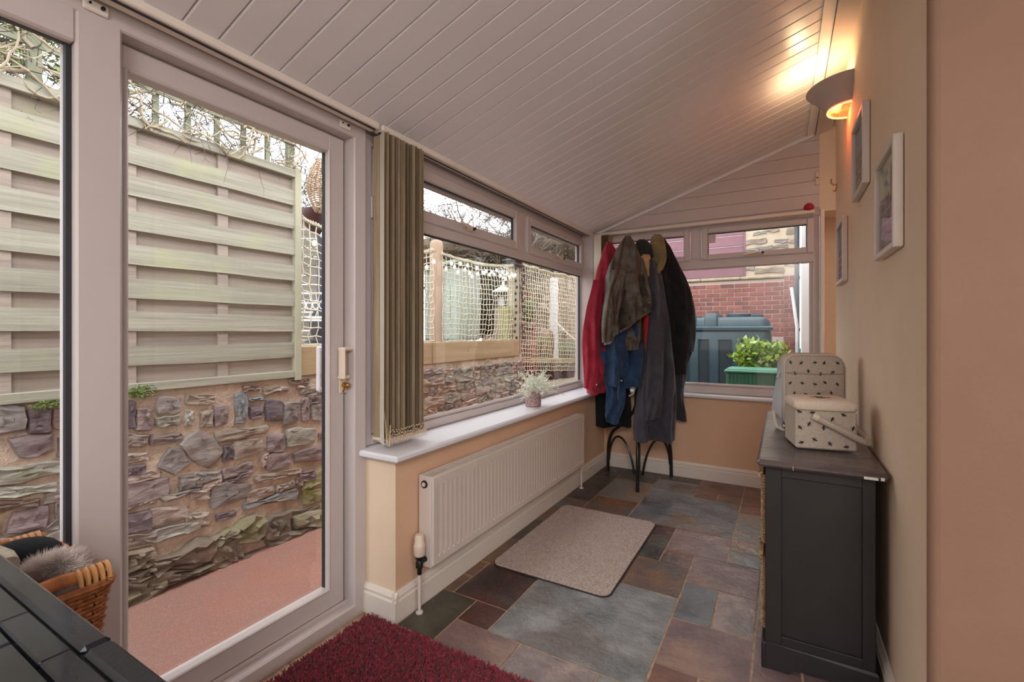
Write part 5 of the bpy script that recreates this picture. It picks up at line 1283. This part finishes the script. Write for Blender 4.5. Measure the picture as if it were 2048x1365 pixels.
p = Vector(G(1083, .5, 7.3)); o = MB().lathe([(.20, 0), (.19, .3), (.20, .62), (.17, .70), (.08, .74)], p, 14).build('tree_stump', M_log, smooth=True); tag(o, 'tall reddish tree stump behind the far net', 'stump')
p = Vector(G(1060, .5, 7.0)); o = MB().lathe([(.14, 0), (.15, .4), (.13, .52), (.05, .56)], p, 12).build('tree_stump', M_log, smooth=True); tag(o, 'shorter tree stump nearest the square post', 'stump')
pa, pb = at(1050, 727, D=6.5), at(1138, 724, D=7.2)
bn = thing('bench', 'low timber plank bench on dark red blocks behind the far net', 'bench', ((pa.x + pb.x) / 2, (pa.y + pb.y) / 2, .5))
dv = (pb - pa); dv.z = 0; nv = dv.normalized().cross(UP) * .14
MB().prism([pa - nv, pb - nv, pb + nv, pa + nv], (0, 0, .05)).build('plank', M_sleeper, bn)
M_dred = mat('dark_red_block', srgb(96, 52, 48), .8)
for t_ in (.12, .5, .88):
    q = pa + dv * t_; MB().box(q.x - .12, q.y - .12, .5, q.x + .12, q.y + .12, pa.z + .002, .01).build('block', M_dred, bn)
p = at(1108, 580, D=7.8); o = MB().box(p.x - .07, p.y - .02, .5, p.x + .07, p.y + .02, p.z + .2, .005).build('white_board', M_sill); tag(o, 'tall narrow white board standing behind the far net', 'board')
m = MB().tube([at(1108, 640, D=7.6), at(1135, 668, D=7.2), at(1168, 694, D=6.9)], .014, 8); o = m.build('rope_rail', M_rope, smooth=True); tag(o, 'slack cream rope running down behind the far net', 'rope')
# things seen between the fence end and the door
fb = thing('board_fence', 'grey weathered board fence behind the net, beside the door frame', 'fence', G(640, 1.08, 5.6)); q = Vector(G(640, 1.08, 5.8))
M_gb = mat('grey_board', srgb(150, 142, 130), .9, srgb(120, 112, 102), 5, (1, .3, 6), rv=.12)
for k in range(13): MB().prism([q - RIGHT * .9 + UP * (.02 + .115 * k), q + RIGHT * 1.0 + UP * (.02 + .115 * k), q + RIGHT * 1.0 + UP * (.125 + .115 * k), q - RIGHT * .9 + UP * (.125 + .115 * k)], FWD * .02).build('board', M_gb, fb)
for k in (-.6, .02, .6): MB().prism([q + RIGHT * (k - .04) - FWD * .03, q + RIGHT * (k + .04) - FWD * .03, q + RIGHT * (k + .04) - FWD * .03 + UP * 1.55, q + RIGHT * (k - .04) - FWD * .03 + UP * 1.55], FWD * .03).build('post', M_gb, fb)
q = Vector(G(638, 1.08, 4.9)); gb = thing('garden_bench', 'white ornate metal bench with scrollwork back behind the net', 'bench', q)
M_wm = mat('white_metal', srgb(226, 228, 232), .5); m = MB()
m.tube([q - RIGHT * .4 + UP * .52, q + RIGHT * .4 + UP * .52], .012, 6); m.tube([q - RIGHT * .4 + UP * .27, q + RIGHT * .4 + UP * .27], .010, 6)
for k in range(12):
    c0 = q - RIGHT * .37 + RIGHT * .067 * k + UP * (.40); m.tube([c0 + RIGHT * .03 * math.cos(a) + UP * .045 * math.sin(a) * (1 if k % 2 else -1) for a in [2 * PI * i / 10 for i in range(11)]], .006, 4, cap=False)
    m.tube([c0 + UP * .12, c0 + RIGHT * .03 - UP * .03, c0 - UP * .12], .005, 4)
m.build('back', M_wm, gb, smooth=True)
MB().prism([q - RIGHT * .4 + UP * .22, q + RIGHT * .4 + UP * .22, q + RIGHT * .4 + UP * .24, q - RIGHT * .4 + UP * .24], -FWD * .35).build('seat', M_wm, gb)
for k in (-.38, .38):
    for dd in (0, -.33): MB().tube([q + RIGHT * k + FWD * dd, q + RIGHT * k + FWD * dd + UP * .23], .012, 6).build('leg', M_wm, gb)
o = MB().ball(q + FWD * .42 + UP * .2, .4, .15, .28, 14, 8).build('cushion_heap', mat('dark_cover', srgb(52, 48, 50), .9), smooth=True); tag(o, 'dark covered heap behind the white garden bench', 'cover')
q = at(650, 372, D=4.6); wl_ = thing('wicker_lantern', 'large pale wicker lantern hanging outside past the fence end', 'lantern', q)
M_rat = mat('pale_rattan', srgb(176, 146, 116), .8); m = MB(); H_ = .26
def lr(t): return .055 + .105 * math.sin(PI * min(1, (t * .92 + .08))) ** .8
for k in range(18):
    a = 2 * PI * k / 18; m.tube([q + Vector((lr(j / 12) * math.cos(a), lr(j / 12) * math.sin(a), -H_ + 2 * H_ * j / 12)) for j in range(13)], .0062, 4)
for j in range(1, 24):
    t_ = j / 24; m.tube([q + Vector((lr(t_) * math.cos(a), lr(t_) * math.sin(a), -H_ + 2 * H_ * t_)) for a in [2 * PI * i / 20 for i in range(21)]], .0055, 4, cap=False)
m.build('weave', M_rat, wl_, smooth=True)['kind'] = 'stuff'
m = MB().tube([q + UP * H_, q + UP * (H_ + .9)], .004, 6); m.build('cord', M_rat, wl_)
MB().lathe([(.05, -H_ - .01), (.055, -H_ + .01)], q, 16).build('base_ring', M_rat, wl_)
q = at(640, 443, D=5.0); ch = thing('fire_bowl', 'dark red glazed fire bowl on a stand behind the net', 'fire bowl', (q.x, q.y, 1.08))
m = MB().lathe([(.05, -.13), (.10, -.11), (.18, -.02), (.21, .07), (.215, .10), (.20, .10), (.17, .0), (.05, -.09)], q, 24); m.build('bowl', mat('dark_red_glaze', srgb(72, 30, 34), .35), ch, smooth=True)
m = MB().tube([(q.x, q.y, 1.08), q - UP * .12], .03, 10); m.lathe([(.16, 1.08), (.15, 1.10), (.04, 1.13)], (q.x, q.y, 0), 16); m.build('stand', M_bhd, ch, smooth=True)

ow = MB().box(.36, YF + .34, -.12, .60, 9.3, 3.6).build('wall_outer', mat('house_render', srgb(196, 182, 160), .9, srgb(180, 166, 146), 3)); tag(ow, kind='structure')
# ---- behind the far window ---------------------------------------
M_br = mat('red_brick', srgb(172, 108, 96), .85, srgb(150, 92, 84), 8, bump=.004, bscale=30, rv=.16, col3=srgb(108, 78, 76), scale3=1.4, lo3=.54, hi3=.68)
M_bmort = mat('brick_mortar', srgb(214, 190, 176), .95)
YB = 8.8
bw = thing('brick_wall', 'red brick garden wall with stone coping behind the oil tank', 'wall', (-1.2, YB + .1, -.12))
MB().box(-2.62, YB + .008, -.12, .015, YB + .2, 2.07).build('core', M_bmort, bw)
def brick_run(parent, x0, x1, z0, z1, yf, depth, lim, seed, L=.2155):
    r = random.Random(seed); z = z0; row = 0; cnt = 0; first = {}
    while z + .065 <= z1 + .001:
        x = x0 - (L + .01) * (.5 if row % 2 else 0)
        while x < x1 and cnt < lim:
            xa, xb = max(x, x0), min(x + L, x1)
            if xb - xa > .04:
                key = round(xb - xa, 3)
                if key not in first:
                    b = MB().box(-key / 2, 0, 0, key / 2, depth, .065, .004).build('brick', M_br); first[key] = b
                else: b = first[key].copy(); COL.objects.link(b)
                b.parent = parent; b.location = Vector(((xa + xb) / 2, yf + r.uniform(-.003, .002), z)) - parent.location; cnt += 1
            x += L + .01
        z += .075; row += 1
brick_run(bw, -1.95, .012, 1.12, 2.07, YB, .03, 160, 2)
cp_ = MB()
for x0, x1 in ((-2.6, -1.72), (-1.715, -1.25), (-1.245, -.62), (-.615, .02)): MB().box(x0, YB - .035, 2.075, x1, YB + .22, 2.125, .012).build('coping_stone', mat('coping', srgb(206, 186, 156), .9, srgb(176, 160, 132), 8, rv=.06) if x0 == -2.6 else bpy.data.materials['coping'], bw)
pr_ = thing('brick_pier', 'red brick pier at the end of the garden wall', 'pier', (.09, YB, -.12))
MB().box(.03, YB - .14, -.12, .15, YB + .2, 2.13).build('core', M_bmort, pr_)
brick_run(pr_, .02, .16, .45, 2.14, YB - .15, .06, 60, 3, .14)
for v in (): pass
M_house = mat('cream_house_mortar', srgb(222, 204, 178), .95, srgb(206, 188, 164), 6, bump=.006, bscale=20)
hw = thing('neighbour_house', 'cream rubble stone gable wall with burgundy cladding beyond the brick wall', 'house', (-.5, 9.3, -.12))
MB().box(-.575, 9.3, -.12, .205, 9.6, 4.2).build('stone_gable', M_house, hw)
MB().box(-3.2, 9.34, -.12, -.57, 9.6, 4.2).build('wall', M_gasket, hw)
r_ = random.Random(17)
for (u, v, w_, h_, k) in ((1512, 484, 34, 7, 'tan'), (1543, 461, 24, 6, 'tan'), (1562, 482, 20, 8, 'grey'), (1585, 462, 18, 10, 'tan'), (1586, 482, 16, 10, 'pink'), (1528, 497, 26, 6, 'grey'), (1505, 500, 20, 5, 'grey'), (1540, 541, 42, 12, 'tan'), (1582, 528, 18, 8, 'pink'), (1500, 535, 14, 12, 'grey'), (1556, 494, 30, 7, 'grey'), (1520, 466, 20, 5, 'pale'), (1574, 505, 24, 7, 'pale'), (1500, 518, 20, 8, 'tan'), (1530, 520, 30, 6, 'pink'), (1560, 516, 22, 6, 'grey')):
    c0 = at(u, v, Y=9.3); sx = w_ / FPX * 9.0 / 2; sz = h_ / FPX * 8.8 / 2; SEED[0] += 1
    stone([(max(-.565, c0.x - sx), c0.z - sz * .8 + r_.uniform(-.01, .01)), (min(.195, c0.x + sx), c0.z - sz), (min(.195, c0.x + sx * .9), c0.z + sz), (max(-.565, c0.x - sx), c0.z + sz * .9)], k, .02, .16, SEED[0], hw, 'Y', 9.3)
M_clad = mat('burgundy_cladding', srgb(146, 98, 108), .6, srgb(136, 90, 100), 4, rv=.04); M_cledge = mat('pale_cladding_edge', srgb(214, 186, 194), .5)
z_ = 2.0
while z_ < 3.6:
    MB().prism([(-3.2, 9.30, z_), (-3.2, 9.318, z_ + .165), (-3.2, 9.335, z_ + .165), (-3.2, 9.335, z_)], (2.62, 0, 0)).build('plank', M_clad, hw)
    MB().box(-3.2, 9.312, z_ + .165, -.59, 9.335, z_ + .186, .003).build('plank_edge', M_cledge, hw); z_ += .188
MB().box(-.60, 9.28, 1.9, -.572, 9.34, 4.0, .003).build('corner_strip', M_clad, hw)
# downpipe, white boards
p0 = at(1594, 600, Y=8.2); m = MB().tube([(p0.x, 8.2, -.12), (p0.x, 8.2, 3.6)], .034, 12); m.tube([(p0.x, 8.2, 1.98), (p0.x, 8.2, 2.03)], .042, 12); m.tube([(p0.x, 8.2, 1.2), (p0.x, 8.2, 1.25)], .042, 12)
o = m.build('downpipe', mat('dark_pipe', srgb(70, 74, 84), .4), smooth=True); tag(o, 'dark grey downpipe beside the end of the brick pier', 'pipe')
p0 = at(1583, 575, Y=7.9); p1 = at(1594, 655, Y=7.9); m = MB().tube([p0, p1], .022, 8); m.tube([(p1.x, p1.y, p1.z), (p1.x, p1.y, -.12)], .022, 8); o = m.build('waste_pipe', M_sill, smooth=True); tag(o, 'thin slanting white waste pipe by the downpipe', 'pipe')
m = MB().box(.145, 5.0, -.12, .255, 5.05, 3.2, .006); o = m.build('white_door_edge', mat('white_door_paint', _srgb(246, 248, 252), .4)); tag(o, 'tall white door edge just outside the far window, right side', 'door')
# oil tank
M_tank = mat('green_tank_plastic', srgb(38, 66, 76), .45, srgb(46, 76, 86), 3)
tk = thing('oil_tank', 'large dark green plastic oil tank against the brick wall', 'oil tank', (-1.0, 7.4, -.12))
TX0, TX1, TYa, TYb = -2.1, -.13, 7.0, 7.75
m = MB(); rings = []
for z_, ins in ((-.12, .02), (-.08, 0), (1.18, 0), (1.22, .02)): rings.append([(x, y_, z_) for x, y_ in rounded_rect(TX0 + ins, TYa + ins, TX1 - ins, TYb - ins, .10, 4)])
m.loft(rings); m.build('body', M_tank, tk, smooth=True, angle=35)
m = MB(); rings = []
for z_, ins in ((1.215, -.02), (1.235, -.03), (1.255, -.03), (1.27, -.01)): rings.append([(x, y_, z_) for x, y_ in rounded_rect(TX0 + ins, TYa + ins, TX1 - ins, TYb - ins, .10, 4)])
m.loft(rings); m.build('flange', mat('tank_flange', srgb(62, 94, 104), .4), tk, smooth=True, angle=35)
m = MB(); rings = []
for z_, ins in ((1.26, .01), (1.34, .02), (1.385, .06), (1.40, .12)): rings.append([(x, y_, z_) for x, y_ in rounded_rect(TX0 + ins, TYa + ins, TX1 - ins, TYb - ins, .10, 4)])
m.loft(rings); lidt = m.build('lid', M_tank, tk, smooth=True, angle=60)
for x0, x1, zt in ((-1.9, -1.25, 1.44), (-1.16, -1.06, 1.43), (-.95, -.78, 1.455)):
    m = MB(); rings = []
    for z_, ins in ((1.27, -.01), (1.36, -.005), (zt - .01, .01), (zt, .03)): rings.append([(x, y_, z_) for x, y_ in rounded_rect(x0 + ins, TYa + .01 + ins * 2, x1 - ins, TYb - .02 - ins, .03, 3)])
    m.loft(rings).build('rib', M_tank, tk, smooth=True, angle=60)
m = MB(); m.lathe([(.16, 1.40), (.16, 1.445), (.14, 1.46)], (-.55, 7.45, 0), 20); m.build('filler_cap', M_tank, tk, smooth=True); MB().box(-.38, 7.3, 1.40, -.24, 7.6, 1.445, .01).build('gauge_housing', M_tank, tk)
for x0, x1 in ((-1.86, -1.72), (-1.58, -1.44), (-1.30, -1.16), (-1.02, -.90), (-.76, -.61), (-.48, -.34)):
    m = MB(); m.box(x0, TYa - .004, -.05, x1, TYa + .01, 1.08, .01); m.build('recess', mat('tank_recess', srgb(26, 46, 54), .5) if x0 == -1.86 else bpy.data.materials['tank_recess'], tk)
    m = MB(); ring_ = [(x0 - .012, -.06, x0, 1.09), (x1, -.06, x1 + .012, 1.09), (x0 - .012, 1.08, x1 + .012, 1.095)]
    for a, b, c, d in ring_: m.box(a, TYa - .016, b, c, TYa + .004, d, .004)
    m.build('recess_rim', M_tank, tk)
MB().box(-.20, TYa - .02, .86, -.15, TYa + .01, 1.02, .004).build('label_plate', M_sill, tk)
# green storage planter and shrub
M_plg = mat('green_planter_plastic', srgb(52, 128, 98), .5, srgb(44, 112, 86), 4); M_pll = mat('green_lid_plastic', srgb(92, 158, 134), .4)
pl = thing('storage_box', 'green ribbed plastic garden box outside the far window', 'garden box', (-.2, 5.4, -.12))
m = MB(); m.box(-.50, 5.2, -.12, .12, 5.62, .785, .012); m.build('body', M_plg, pl)
m = MB(); x = -.48
while x < .10: m.box(x, 5.192, -.10, x + .012, 5.202, .77, .003); x += .034
m.build('rib', M_plg, pl)['kind'] = 'stuff'
m = MB(); m.box(-.515, 5.18, .785, .135, 5.635, .81, .008); m.box(-.49, 5.21, .81, .11, 5.61, .818, .004); m.build('lid', M_pll, pl)
shb = thing('shrub', 'bright yellow-green leafy shrub behind the green garden box', 'shrub', (-.22, 5.95, -.12))
M_sh = mat('yellow_green_leaf', srgb(168, 192, 74), .5, srgb(128, 162, 58), 6, rv=.1)
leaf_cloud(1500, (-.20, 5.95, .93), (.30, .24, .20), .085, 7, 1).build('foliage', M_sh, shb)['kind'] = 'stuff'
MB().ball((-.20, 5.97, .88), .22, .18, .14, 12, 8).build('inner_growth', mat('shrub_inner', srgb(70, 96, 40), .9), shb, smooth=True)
m = MB(); r_ = random.Random(3)
for k in range(8): m.tube([(-.2, 5.97, -.12), (-.2 + r_.uniform(-.1, .1), 5.97 + r_.uniform(-.1, .1), .5), (-.2 + r_.uniform(-.2, .2), 5.97 + r_.uniform(-.15, .15), .9)], .008, 5)
m.build('stem', M_twig, shb)
o = MB().box(.17, 6.5, -.12, .20, 6.54, 1.0, .004).build('garden_stake', mat('teal_stake', srgb(70, 150, 140), .5)); tag(o, 'thin teal stake leaning by the pier foot', 'stake')
